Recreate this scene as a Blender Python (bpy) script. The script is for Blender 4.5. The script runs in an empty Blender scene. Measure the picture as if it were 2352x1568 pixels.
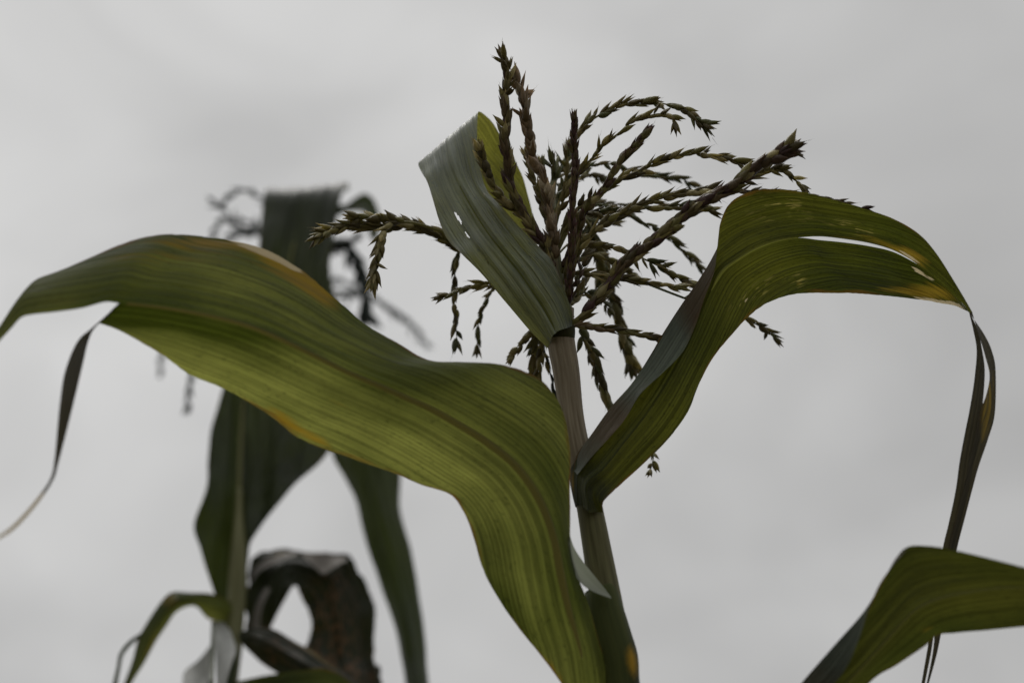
import bpy, math, random
import numpy as np
from mathutils import Vector

sc = bpy.context.scene
COL = sc.collection
R = math.radians

# ------------------------------------------------------------------ camera
CAM_Z, PITCH, LENS, SENSOR = 1.25, 30.0, 50.0, 36.0
cam_data = bpy.data.cameras.new('camera')
cam = bpy.data.objects.new('camera', cam_data)
COL.objects.link(cam)
cam.location = (0, 0, CAM_Z)
cam.rotation_euler = (R(90 + PITCH), 0, 0)
cam_data.lens = LENS
cam_data.sensor_width = SENSOR
cam_data.clip_start = 0.02
cam_data.clip_end = 2000
cam_data.dof.use_dof = True
cam_data.dof.focus_distance = 1.0
cam_data.dof.aperture_fstop = 2.7
cam_data.dof.aperture_blades = 9
sc.camera = cam

# ------------------------------------------------------------------ sky and light
SUN_EL, SUN_AZ = 66.0, -30.0          # azimuth from +y towards +x
world = bpy.data.worlds.new('World')
sc.world = world
world.use_nodes = True
nt = world.node_tree
nt.nodes.clear()


def N(tree, typ, **kw):
    n = tree.nodes.new(typ)
    for k, v in kw.items():
        if k.startswith('i_'):
            n.inputs[k[2:]].default_value = v
        else:
            setattr(n, k, v)
    return n


def L(tree, a, b):
    tree.links.new(a, b)


def ramp(tree, stops, interp='LINEAR'):
    n = tree.nodes.new('ShaderNodeValToRGB')
    cr = n.color_ramp
    cr.interpolation = interp
    while len(cr.elements) < len(stops):
        cr.elements.new(0.5)
    for e, (p, c) in zip(cr.elements, stops):
        e.position = p
        e.color = (c[0], c[1], c[2], 1) if not isinstance(c, (int, float)) else (c, c, c, 1)
    return n


def math_node(tree, op, a, b=None, c=None, clamp=False):
    n = tree.nodes.new('ShaderNodeMath')
    n.operation = op
    n.use_clamp = clamp
    for i, v in enumerate((a, b, c)):
        if v is None:
            continue
        if isinstance(v, (int, float)):
            n.inputs[i].default_value = v
        else:
            tree.links.new(v, n.inputs[i])
    return n.outputs[0]


def mixrgb(tree, fac, a, b, blend='MIX'):
    n = tree.nodes.new('ShaderNodeMix')
    n.data_type = 'RGBA'
    n.blend_type = blend
    for i, v in ((0, fac), (6, a), (7, b)):
        if isinstance(v, (int, float)):
            n.inputs[i].default_value = v
        elif isinstance(v, tuple):
            n.inputs[i].default_value = (v[0], v[1], v[2], 1)
        else:
            tree.links.new(v, n.inputs[i])
    return n.outputs[2]


sky = N(nt, 'ShaderNodeTexSky', sky_type='NISHITA', sun_disc=False,
        sun_elevation=R(SUN_EL), sun_rotation=R(SUN_AZ))
hsv = N(nt, 'ShaderNodeHueSaturation', i_Saturation=0.12)
L(nt, sky.outputs[0], hsv.inputs['Color'])
tc = N(nt, 'ShaderNodeTexCoord')
# overcast cloud sheet: brightest towards the veiled sun, soft streaky cloud texture
mp = N(nt, 'ShaderNodeMapping')
mp.inputs['Scale'].default_value = (1.0, 1.0, 1.7)
mp.inputs['Rotation'].default_value = (0.0, R(18), 0.0)
mp.inputs['Location'].default_value = (0.35, 0.0, 0.2)
L(nt, tc.outputs['Generated'], mp.inputs['Vector'])
n1 = N(nt, 'ShaderNodeTexNoise', i_Scale=4.3, i_Detail=4.0, i_Roughness=0.48, i_Distortion=0.5)
L(nt, mp.outputs[0], n1.inputs['Vector'])
sun_dir = Vector((math.sin(R(SUN_AZ)) * math.cos(R(SUN_EL)), math.cos(R(SUN_AZ)) * math.cos(R(SUN_EL)), math.sin(R(SUN_EL))))
dot = N(nt, 'ShaderNodeVectorMath', operation='DOT_PRODUCT')
L(nt, tc.outputs['Generated'], dot.inputs[0])
THIN_EL, THIN_AZ = R(42), R(-25)               # the thinnest, brightest part of the cloud sheet
dot.inputs[1].default_value = (math.sin(THIN_AZ) * math.cos(THIN_EL), math.cos(THIN_AZ) * math.cos(THIN_EL), math.sin(THIN_EL))
glow = N(nt, 'ShaderNodeMapRange')
L(nt, dot.outputs['Value'], glow.inputs['Value'])
for k, v in (('From Min', 0.72), ('From Max', 1.0), ('To Min', 0.0), ('To Max', 1.0)):
    glow.inputs[k].default_value = v
glow_v = math_node(nt, 'MULTIPLY_ADD', math_node(nt, 'POWER', glow.outputs[0], 2.6), 1.55, 4.85)
cl = N(nt, 'ShaderNodeMapRange')
L(nt, n1.outputs[0], cl.inputs['Value'])
for k, v in (('From Min', 0.25), ('From Max', 0.75), ('To Min', 0.82), ('To Max', 1.18)):
    cl.inputs[k].default_value = v
# zenith of the overcast is brighter than its lower part
sep = N(nt, 'ShaderNodeSeparateXYZ')
L(nt, tc.outputs['Generated'], sep.inputs[0])
zen = N(nt, 'ShaderNodeMapRange', interpolation_type='SMOOTHSTEP')
L(nt, sep.outputs['Z'], zen.inputs['Value'])
for k, v in (('From Min', 0.72), ('From Max', 1.0), ('To Min', 1.0), ('To Max', 3.2)):
    zen.inputs[k].default_value = v
val = math_node(nt, 'MULTIPLY', math_node(nt, 'MULTIPLY', glow_v, cl.outputs[0]), zen.outputs[0])
grey = N(nt, 'ShaderNodeVectorMath', operation='SCALE')
grey.inputs[0].default_value = (1.0, 0.997, 0.988)
L(nt, val, grey.inputs['Scale'])
skymix = mixrgb(nt, 0.93, hsv.outputs[0], grey.outputs[0])
bg = N(nt, 'ShaderNodeBackground', i_Strength=0.1)
L(nt, skymix, bg.inputs['Color'])
wo = N(nt, 'ShaderNodeOutputWorld')
L(nt, bg.outputs[0], wo.inputs['Surface'])

sun_data = bpy.data.lights.new('sun', 'SUN')
sun_data.energy = 1.0
sun_data.angle = R(25)
sun_data.color = (1.0, 0.97, 0.92)
sun = bpy.data.objects.new('sun', sun_data)
sun.rotation_euler = sun_dir.to_track_quat('Z', 'Y').to_euler()
sun.location = (-3, 4, 6)
COL.objects.link(sun)

sc.view_settings.view_transform = 'Standard'
sc.view_settings.look = 'None'
sc.view_settings.exposure = 0.0
sc.view_settings.gamma = 1.0
sc.render.engine = 'CYCLES'
sc.cycles.max_bounces = 10
sc.cycles.transmission_bounces = 8
sc.cycles.diffuse_bounces = 5

# ------------------------------------------------------------------ helpers: survey coordinates -> metres
CAM = np.array([0, 0, CAM_Z])
FWD = np.array([0, math.cos(R(PITCH)), math.sin(R(PITCH))])
UPV = np.array([0, -math.sin(R(PITCH)), math.cos(R(PITCH))])
RGT = np.array([1.0, 0, 0])
PX = SENSOR / LENS / 2352.0


def P(x, y, d):
    """a surveyed bearing (x, y) and a distance d -> a point of the world in metres"""
    if d < 1:
        d = 1 - (1 - d) * 0.6
    return CAM + d * (FWD + RGT * ((x - 1176) * PX) - UPV * ((y - 784) * PX))


def to_world(a):
    a = np.asarray(a, float)
    sh = a.shape[:-1]
    f = a.reshape(-1, 3)
    return np.array([P(*q) for q in f]).reshape(sh + (3,))


def survey(w):
    v = np.asarray(w) - CAM
    d = v @ FWD
    return (v @ RGT) / d / PX + 1176, 784 - (v @ UPV) / d / PX


def hermite(pts, n, t=None):
    """smooth curve through pts (S, ...), n samples per span; returns samples and the span parameter"""
    pts = np.asarray(pts, float)
    S = len(pts)
    if t is None:
        flat = pts.reshape(S, -1)
        t = np.concatenate([[0], np.cumsum(np.maximum(np.linalg.norm(np.diff(flat, axis=0), axis=1), 1e-6) ** 0.6)])
    m = np.zeros_like(pts)
    ex = (slice(None),) + (None,) * (pts.ndim - 1)
    dt = np.diff(t)
    sl = np.diff(pts, axis=0) / dt[ex]
    if S > 2:
        w0, w1 = dt[1:][ex], dt[:-1][ex]
        m[1:-1] = (sl[:-1] * w0 + sl[1:] * w1) / (w0 + w1)
    m[0], m[-1] = sl[0], sl[-1]
    out, par = [], []
    for i in range(S - 1):
        us = np.linspace(0, 1, n + 1)[:-1] if i < S - 2 else np.linspace(0, 1, n + 1)
        for u in us:
            h00 = 2 * u**3 - 3 * u**2 + 1
            h10 = u**3 - 2 * u**2 + u
            h01 = -2 * u**3 + 3 * u**2
            h11 = u**3 - u**2
            out.append(h00 * pts[i] + h10 * dt[i] * m[i] + h01 * pts[i + 1] + h11 * dt[i] * m[i + 1])
            par.append(i + u)
    return np.array(out), np.array(par)


def rib_width(s, w0, w1):
    return (w0 + (w1 - w0) * s ** 0.8) * min(1.0, 0.2 + s / 0.16)


class Mesh:
    def __init__(self):
        self.v, self.f, self.uv, self.rel, self.attr, self.n = [], [], [], [], [], 0

    def add(self, v, f, uv=None, rel=None, attr=None):
        k = len(v)
        self.v.append(np.asarray(v, float))
        self.f += [tuple(int(i) + self.n for i in q) for q in f]
        self.uv.append(np.zeros((k, 2)) if uv is None else np.asarray(uv, float))
        self.rel.append(np.zeros((k, 2)) if rel is None else np.asarray(rel, float))
        self.attr.append(np.ones((k, 4)) if attr is None else np.asarray(attr, float))
        self.n += k

    def build(self, name, mat, parent=None, origin=None, smooth=True):
        V = np.concatenate(self.v)
        o0 = np.zeros(3) if origin is None else np.asarray(origin)
        me = bpy.data.meshes.new(name)
        me.from_pydata((V - o0).tolist(), [], self.f)
        me.update()
        li = np.zeros(len(me.loops), dtype=np.int32)
        me.loops.foreach_get('vertex_index', li)
        for nm, src in (('UVMap', self.uv), ('rel', self.rel)):
            lay = me.uv_layers.new(name=nm)
            lay.data.foreach_set('uv', np.concatenate(src)[li].astype(np.float32).ravel())
        at = me.attributes.new('tint', 'FLOAT_COLOR', 'POINT')
        at.data.foreach_set('color', np.concatenate(self.attr).astype(np.float32).ravel())
        if smooth:
            me.polygons.foreach_set('use_smooth', np.ones(len(me.polygons), dtype=bool))
        me.materials.append(mat)
        o = bpy.data.objects.new(name, me)
        COL.objects.link(o)
        if parent is not None:
            o.parent = parent
        if origin is not None:
            o.location = o0
        return o


def empty(name, loc, label, cat, group=None):
    o = bpy.data.objects.new(name, None)
    COL.objects.link(o)
    o.location = loc
    o.empty_display_size = 0.05
    o['label'] = label
    o['category'] = cat
    if group:
        o['group'] = group
    return o


def attach(o, parent):
    """parent o without moving it"""
    o.parent = parent
    loc = Vector((0, 0, 0))
    p = parent
    while p is not None:
        loc += p.location
        p = p.parent
    o.location = Vector(o.location) - loc
    return o


def grid_faces(a, b, flip=False):
    f = []
    for i in range(a - 1):
        for j in range(b - 1):
            q = (i * b + j, i * b + j + 1, (i + 1) * b + j + 1, (i + 1) * b + j)
            f.append(q[::-1] if flip else q)
    return f


def tube(mesh, pts, rad, sides=12, attr=None, per=4, ridges=0.0):
    pts = np.asarray(pts, float)
    rad = np.asarray(rad, float)
    both = np.concatenate([pts, rad[:, None]], axis=1)
    s, _ = hermite(both, per)
    c, r = s[:, :3], s[:, 3]
    T = np.gradient(c, axis=0)
    T /= np.linalg.norm(T, axis=1)[:, None] + 1e-12
    u = np.cross(T[0], [0.3, 0.9, 0.1])
    u /= np.linalg.norm(u)
    V, UV = [], []
    acc = 0
    for i in range(len(c)):
        u = u - T[i] * (u @ T[i])
        u /= np.linalg.norm(u)
        w = np.cross(T[i], u)
        if i:
            acc += np.linalg.norm(c[i] - c[i - 1])
        for k in range(sides):
            a = 2 * math.pi * k / sides
            rr = r[i] * (1 + (ridges if k % 2 else -ridges))
            V.append(c[i] + rr * (u * math.cos(a) + w * math.sin(a)))
            UV.append((k / sides * 0.06, acc))
    F = []
    for i in range(len(c) - 1):
        for k in range(sides):
            k2 = (k + 1) % sides
            F.append((i * sides + k, i * sides + k2, (i + 1) * sides + k2, (i + 1) * sides + k))
    F.append(tuple(range(sides))[::-1])
    F.append(tuple((len(c) - 1) * sides + k for k in range(sides)))
    a = None if attr is None else np.tile(np.asarray(attr, float), (len(V), 1))
    mesh.add(V, F, UV, UV, a)
    return c, T


# ------------------------------------------------------------------ materials
def new_mat(name):
    m = bpy.data.materials.new(name)
    m.use_nodes = True
    m.node_tree.nodes.clear()
    return m, m.node_tree


def leaf_material(name, under, upper, trans, trans2, fac=0.5, stripe=0.5, rough=0.42, bump=0.25,
                  edge=0.6, spec=0.5, pleat=0.0, seed=0.0, rust=0.0, scar=0.0, vf=800, crumple=0.0, cs=(90, 11)):
    """maize blade: parallel veins, mottling, dry margins; translucent"""
    m, t = new_mat(name)
    uv = N(t, 'ShaderNodeUVMap', uv_map='UVMap')
    rel = N(t, 'ShaderNodeUVMap', uv_map='rel')
    srel = N(t, 'ShaderNodeSeparateXYZ')
    L(t, rel.outputs[0], srel.inputs[0])
    au = math_node(t, 'ABSOLUTE', srel.outputs['X'])
    att = N(t, 'ShaderNodeAttribute', attribute_name='tint')
    satt = N(t, 'ShaderNodeSeparateColor')
    L(t, att.outputs['Color'], satt.inputs[0])

    def noise(scale, detail=2.0, rough_=0.5, off=0.0):
        mpn = N(t, 'ShaderNodeMapping')
        mpn.inputs['Scale'].default_value = (scale[0], scale[1], 1)
        mpn.inputs['Location'].default_value = (off + seed, off * 0.7 + seed, seed)
        L(t, uv.outputs[0], mpn.inputs['Vector'])
        nn = N(t, 'ShaderNodeTexNoise', i_Scale=1.0, i_Detail=detail, i_Roughness=rough_)
        L(t, mpn.outputs[0], nn.inputs['Vector'])
        return nn.outputs[0]

    veins = noise((vf, 4.0), 2.0, 0.55)                 # secondary veins, about 2 mm apart
    fine = noise((1500, 14.0), 1.0, 0.5, 3.1)           # tertiary veins
    blot = noise((38, 22), 4.0, 0.6, 7.7)               # mottling
    big = noise((16, 7), 2.0, 0.5, 1.7)
    v1 = ramp(t, [(0.40, 0.0), (0.60, 1.0)])
    L(t, veins, v1.inputs[0])
    vv = math_node(t, 'ADD', math_node(t, 'MULTIPLY', v1.outputs[0], 0.75), math_node(t, 'MULTIPLY', fine, 0.35), clamp=True)
    b1 = ramp(t, [(0.34, 0.0), (0.66, 1.0)])
    L(t, blot, b1.inputs[0])
    g1 = ramp(t, [(0.35, 0.0), (0.65, 1.0)])
    L(t, big, g1.inputs[0])
    # transmitted colour
    tcx = mixrgb(t, g1.outputs[0], trans, trans2)
    dark = math_node(t, 'SUBTRACT', 1.0, math_node(t, 'MULTIPLY', math_node(t, 'SUBTRACT', 1.0, vv), stripe))
    dark2 = math_node(t, 'MULTIPLY', dark, math_node(t, 'ADD', 0.72, math_node(t, 'MULTIPLY', b1.outputs[0], 0.28)))
    sc1 = N(t, 'ShaderNodeVectorMath', operation='SCALE')
    L(t, tcx, sc1.inputs[0])
    L(t, dark2, sc1.inputs['Scale'])
    # dry margins and dry patches
    en = noise((60, 30), 3.0, 0.6, 5.0)
    e1 = math_node(t, 'MULTIPLY_ADD', en, 0.22, math_node(t, 'SUBTRACT', au, 0.08))
    er = ramp(t, [(0.975, 0.0), (1.04, 1.0)])
    L(t, e1, er.inputs[0])
    en2 = ramp(t, [(0.42, 0.0), (0.62, 1.0)])
    L(t, noise((3, 16), 2.0, 0.5, 31.0), en2.inputs[0])
    er_f = math_node(t, 'MULTIPLY', er.outputs[0], math_node(t, 'MULTIPLY', en2.outputs[0], edge))
    vn = noise((330, 26), 3.0, 0.65, 41.0)
    vd = math_node(t, 'MULTIPLY', math_node(t, 'SUBTRACT', vn, 0.5), 1.7)
    dr_ = math_node(t, 'SUBTRACT', 1.0, satt.outputs['Red'])
    drr = ramp(t, [(0.44, 0.0), (0.60, 1.0)])
    L(t, math_node(t, 'MULTIPLY_ADD', vd, math_node(t, 'MINIMUM', math_node(t, 'MULTIPLY', dr_, 3.0), 1.0), dr_), drr.inputs[0])
    dryn = drr.outputs[0]
    ye_ = math_node(t, 'SUBTRACT', 1.0, satt.outputs['Green'])
    yer = ramp(t, [(0.22, 0.0), (0.85, 1.0)])
    L(t, math_node(t, 'MULTIPLY_ADD', vd, math_node(t, 'MINIMUM', math_node(t, 'MULTIPLY', ye_, 2.5), 1.0), ye_), yer.inputs[0])
    yel = yer.outputs[0]
    spn = noise((620, 240), 2.0, 0.6, 51.0)
    spr = ramp(t, [(0.60, 0.0), (0.68, 1.0)])
    L(t, spn, spr.inputs[0])
    spk = math_node(t, 'SUBTRACT', 1.0, math_node(t, 'MULTIPLY', spr.outputs[0], 0.45))
    sc2 = N(t, 'ShaderNodeVectorMath', operation='SCALE')
    L(t, sc1.outputs[0], sc2.inputs[0])
    L(t, spk, sc2.inputs['Scale'])
    sc1 = sc2
    tr_a = mixrgb(t, yel, sc1.outputs[0], (0.33, 0.22, 0.02))
    tr_b = mixrgb(t, er_f, tr_a, (0.20, 0.085, 0.015))
    tr_c = mixrgb(t, dryn, tr_b, (0.60, 0.50, 0.30))
    # reflected colour, paler and greyer on the waxy upper side
    geo = N(t, 'ShaderNodeNewGeometry')
    und = N(t, 'ShaderNodeVectorMath', operation='SCALE')
    und.inputs[0].default_value = under
    L(t, math_node(t, 'ADD', 0.55, math_node(t, 'MULTIPLY', vv, 0.6)), und.inputs['Scale'])
    upp = N(t, 'ShaderNodeVectorMath', operation='SCALE')
    upp.inputs[0].default_value = upper
    L(t, math_node(t, 'ADD', 0.7, math_node(t, 'MULTIPLY', math_node(t, 'MULTIPLY', vv, b1.outputs[0]), 0.6)), upp.inputs['Scale'])
    rc0 = mixrgb(t, geo.outputs['Backfacing'], upp.outputs[0], und.outputs[0])
    rc1 = mixrgb(t, yel, rc0, (0.19, 0.125, 0.02))
    rc2 = mixrgb(t, er_f, rc1, (0.13, 0.06, 0.02))
    rc3 = mixrgb(t, dryn, rc2, (0.50, 0.41, 0.25))
    tcol, rcol = tr_c, rc3
    if rust > 0:
        rn = noise((300, 120), 4.0, 0.7, 11.0)
        rr = ramp(t, [(0.50, 0.0), (0.62, 1.0)])
        L(t, rn, rr.inputs[0])
        rf = math_node(t, 'MULTIPLY', rr.outputs[0], math_node(t, 'MULTIPLY', math_node(t, 'SUBTRACT', 1.0, satt.outputs['Blue']), rust), clamp=True)
        tcol = mixrgb(t, rf, tcol, (0.10, 0.04, 0.01))
        rcol = mixrgb(t, rf, rcol, (0.16, 0.085, 0.04))
    if scar > 0:
        sn = noise((560, 75), 2.0, 0.6, 21.0)
        sr = ramp(t, [(0.58, 0.0), (0.64, 1.0)])
        L(t, sn, sr.inputs[0])
        sf = math_node(t, 'MULTIPLY', sr.outputs[0], math_node(t, 'MULTIPLY', math_node(t, 'SUBTRACT', 1.0, satt.outputs['Blue']), scar))
        tcol = mixrgb(t, sf, tcol, (0.45, 0.38, 0.10))
        rcol = mixrgb(t, sf, rcol, (0.30, 0.24, 0.10))
    bp = N(t, 'ShaderNodeBump', i_Strength=bump, i_Distance=0.002)
    L(t, math_node(t, 'ADD', vv, math_node(t, 'MULTIPLY', blot, 0.5)), bp.inputs['Height'])
    if crumple > 0:
        cn = noise(cs, 3.0, 0.55, 61.0)
        cn2 = noise((cs[0] * 3.1, cs[1] * 1.9), 2.0, 0.5, 71.0)
        bc = N(t, 'ShaderNodeBump', i_Strength=1.0, i_Distance=crumple)
        L(t, math_node(t, 'ADD', cn, math_node(t, 'MULTIPLY', cn2, 0.3)), bc.inputs['Height'])
        L(t, bc.outputs[0], bp.inputs['Normal'])
    pr = N(t, 'ShaderNodeBsdfPrincipled')
    L(t, rcol, pr.inputs['Base Color'])
    rg = math_node(t, 'ADD', rough - 0.08, math_node(t, 'MULTIPLY', blot, 0.2))
    L(t, rg, pr.inputs['Roughness'])
    pr.inputs['Specular IOR Level'].default_value = spec
    L(t, bp.outputs[0], pr.inputs['Normal'])
    tl = N(t, 'ShaderNodeBsdfTranslucent')
    L(t, tcol, tl.inputs['Color'])
    L(t, bp.outputs[0], tl.inputs['Normal'])
    mx = N(t, 'ShaderNodeMixShader')
    mx.inputs[0].default_value = fac
    L(t, pr.outputs[0], mx.inputs[1])
    L(t, tl.outputs[0], mx.inputs[2])
    o = N(t, 'ShaderNodeOutputMaterial')
    L(t, mx.outputs[0], o.inputs['Surface'])
    return m


def plain_material(name, c1, c2, scale=(60, 12), rough=0.55, trans=None, fac=0.3, bump=0.15, spec=0.4, tinted=False):
    m, t = new_mat(name)
    uv = N(t, 'ShaderNodeUVMap', uv_map='UVMap')
    mpn = N(t, 'ShaderNodeMapping')
    mpn.inputs['Scale'].default_value = (scale[0], scale[1], 1)
    L(t, uv.outputs[0], mpn.inputs['Vector'])
    nn = N(t, 'ShaderNodeTexNoise', i_Scale=1.0, i_Detail=4.0, i_Roughness=0.6)
    L(t, mpn.outputs[0], nn.inputs['Vector'])
    rp = ramp(t, [(0.35, 0.0), (0.65, 1.0)])
    L(t, nn.outputs[0], rp.inputs[0])
    col = mixrgb(t, rp.outputs[0], c1, c2)
    if tinted:
        att = N(t, 'ShaderNodeAttribute', attribute_name='tint')
        col = mixrgb(t, 1.0, att.outputs['Color'], col, 'MULTIPLY')
    pr = N(t, 'ShaderNodeBsdfPrincipled')
    L(t, col, pr.inputs['Base Color'])
    pr.inputs['Roughness'].default_value = rough
    pr.inputs['Specular IOR Level'].default_value = spec
    bp = N(t, 'ShaderNodeBump', i_Strength=bump, i_Distance=0.001)
    L(t, nn.outputs[0], bp.inputs['Height'])
    L(t, bp.outputs[0], pr.inputs['Normal'])
    o = N(t, 'ShaderNodeOutputMaterial')
    if trans is not None:
        tl = N(t, 'ShaderNodeBsdfTranslucent')
        if trans == 'same':
            L(t, mixrgb(t, 1.0, col, (1.3, 1.35, 0.95), 'MULTIPLY'), tl.inputs['Color'])
        else:
            tl.inputs['Color'].default_value = trans + (1,)
        mx = N(t, 'ShaderNodeMixShader')
        mx.inputs[0].default_value = fac
        L(t, pr.outputs[0], mx.inputs[1])
        L(t, tl.outputs[0], mx.inputs[2])
        L(t, mx.outputs[0], o.inputs['Surface'])
    else:
        L(t, pr.outputs[0], o.inputs['Surface'])
    return m


M_LEAF_A = leaf_material('leaf_blade_yellowgreen', (0.065, 0.085, 0.02), (0.10, 0.13, 0.09), (0.085, 0.11, 0.010), (0.43, 0.45, 0.095), fac=0.55, stripe=0.58, seed=2.3, edge=0.8, rough=0.55, spec=0.15, crumple=0.004, cs=(70, 9))  # translucent yellow-green blade with strong stripes
M_LEAF_B = leaf_material('leaf_blade_arching', (0.045, 0.055, 0.018), (0.20, 0.235, 0.185), (0.070, 0.085, 0.008), (0.175, 0.178, 0.018), fac=0.5, stripe=0.6, seed=6.1, edge=0.6, rough=0.5, scar=0.7, spec=0.25, crumple=0.005, cs=(80, 9))
M_LEAF_LOW = leaf_material('leaf_blade_lower', (0.04, 0.05, 0.016), (0.12, 0.14, 0.11), (0.065, 0.078, 0.010), (0.12, 0.12, 0.016), fac=0.5, stripe=0.5, seed=3.1, edge=0.3, rough=0.5, spec=0.25, crumple=0.004)
M_LEAF_C = leaf_material('leaf_blade_waxy', (0.09, 0.11, 0.02), (0.115, 0.142, 0.118), (0.70, 0.70, 0.09), (0.95, 0.92, 0.16), fac=0.17, stripe=0.5, seed=9.4, edge=0.25, rough=0.36, bump=0.4, spec=0.6, crumple=0.0065, cs=(70, 7))
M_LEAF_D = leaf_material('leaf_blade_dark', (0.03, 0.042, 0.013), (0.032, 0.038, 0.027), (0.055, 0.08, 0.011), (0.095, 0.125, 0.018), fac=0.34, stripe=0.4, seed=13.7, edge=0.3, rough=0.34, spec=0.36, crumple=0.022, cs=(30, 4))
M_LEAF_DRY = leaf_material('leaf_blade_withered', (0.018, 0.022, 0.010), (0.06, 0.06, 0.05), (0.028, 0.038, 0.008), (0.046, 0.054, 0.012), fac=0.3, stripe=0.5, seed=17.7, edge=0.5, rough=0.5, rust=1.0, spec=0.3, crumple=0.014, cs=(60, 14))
M_FLAP = leaf_material('leaf_flap_dry_lit', (0.16, 0.145, 0.125), (0.24, 0.215, 0.185), (0.10, 0.09, 0.06), (0.14, 0.12, 0.08), fac=0.3, stripe=0.4, seed=37.7, edge=0.5, rough=0.5, spec=0.4, crumple=0.01)  # dry leaf, paler tone stands in for its lit top face
M_STRIP = leaf_material('leaf_strip_withered', (0.075, 0.068, 0.045), (0.075, 0.07, 0.05), (0.06, 0.052, 0.024), (0.09, 0.075, 0.03), fac=0.3, stripe=0.6, seed=27.7, edge=0.3, rough=0.5)
M_LEAF_PALE = leaf_material('leaf_blade_pale', (0.10, 0.11, 0.09), (0.56, 0.57, 0.55), (0.30, 0.31, 0.27), (0.36, 0.36, 0.32), fac=0.45, stripe=0.3, seed=19.7, edge=0.3, rough=0.5)
M_RIB_DARK = plain_material('midrib_brown', (0.08, 0.075, 0.03), (0.11, 0.10, 0.04), (200, 4), 0.6, (0.12, 0.105, 0.022), 0.5, spec=0.15)
M_RIB_GREEN = plain_material('midrib_green', (0.16, 0.18, 0.05), (0.22, 0.23, 0.07), (80, 6), 0.5, (0.17, 0.175, 0.03), 0.55, spec=0.2)
M_RIB_OLIVE = plain_material('midrib_olive', (0.20, 0.20, 0.075), (0.25, 0.25, 0.10), (80, 6), 0.5, (0.2, 0.2, 0.05), 0.25)
M_RIB_LOW = plain_material('midrib_dull', (0.07, 0.075, 0.025), (0.09, 0.09, 0.03), (80, 6), 0.5, (0.10, 0.10, 0.015), 0.5)
M_STALK = plain_material('stalk_skin', (0.25, 0.215, 0.15), (0.13, 0.105, 0.066), (330, 16), 0.6, bump=0.3, spec=0.2, tinted=True)
M_STALK_BG = plain_material('stalk_skin_green', (0.15, 0.15, 0.06), (0.12, 0.12, 0.05), (60, 10), 0.5, tinted=True)
M_SHEATH = plain_material('sheath_green', (0.052, 0.062, 0.02), (0.085, 0.092, 0.028), (300, 5), 0.55, (0.06, 0.06, 0.015), 0.2, spec=0.15, tinted=True)
M_LIGULE = plain_material('ligule_membrane', (0.33, 0.35, 0.29), (0.22, 0.245, 0.18), (260, 12), 0.5, (0.34, 0.37, 0.27), 0.5)
M_SPIKE = plain_material('tassel_husk', (1.15, 1.15, 1.12), (0.66, 0.65, 0.6), (300, 160), 0.45, 'same', 0.36, bump=0.4, tinted=True)
M_RACHIS = plain_material('rachis_green', (0.22, 0.23, 0.12), (0.15, 0.14, 0.075), (80, 14), 0.55, tinted=True)
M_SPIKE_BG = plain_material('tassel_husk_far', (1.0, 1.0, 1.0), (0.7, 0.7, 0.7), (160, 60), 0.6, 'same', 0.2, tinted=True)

# ------------------------------------------------------------------ ground
gm, gt = new_mat('field_soil')
gtc = N(gt, 'ShaderNodeTexCoord')
gn = N(gt, 'ShaderNodeTexNoise', i_Scale=1.3, i_Detail=8.0, i_Roughness=0.65)
L(gt, gtc.outputs['Object'], gn.inputs['Vector'])
gr = ramp(gt, [(0.35, (0.045, 0.036, 0.024)), (0.55, (0.075, 0.062, 0.04)), (0.7, (0.05, 0.062, 0.025))])
L(gt, gn.outputs[0], gr.inputs[0])
gp = N(gt, 'ShaderNodeBsdfPrincipled', i_Roughness=0.95)
L(gt, gr.outputs[0], gp.inputs['Base Color'])
gb = N(gt, 'ShaderNodeBump', i_Strength=0.6, i_Distance=0.05)
L(gt, gn.outputs[0], gb.inputs['Height'])
L(gt, gb.outputs[0], gp.inputs['Normal'])
go = N(gt, 'ShaderNodeOutputMaterial')
L(gt, gp.outputs[0], go.inputs['Surface'])
gmesh = Mesh()
gx = np.concatenate([-np.geomspace(700, 0.5, 26), [0], np.geomspace(0.5, 700, 26)])
GV = np.array([(x, y, 0.02 * math.sin(x * 1.7) * math.cos(y * 2.1) if abs(x) < 8 and abs(y) < 8 else 0.0) for x in gx for y in gx])
gmesh.add(GV, grid_faces(len(gx), len(gx), True))
ground = gmesh.build('ground', gm)
ground['kind'] = 'structure'


# ------------------------------------------------------------------ leaf builder
def keyed(keys, n):
    xs = [k for k, _ in keys]
    ys = [v for _, v in keys]
    return np.interp(np.arange(n), xs, ys)


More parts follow.
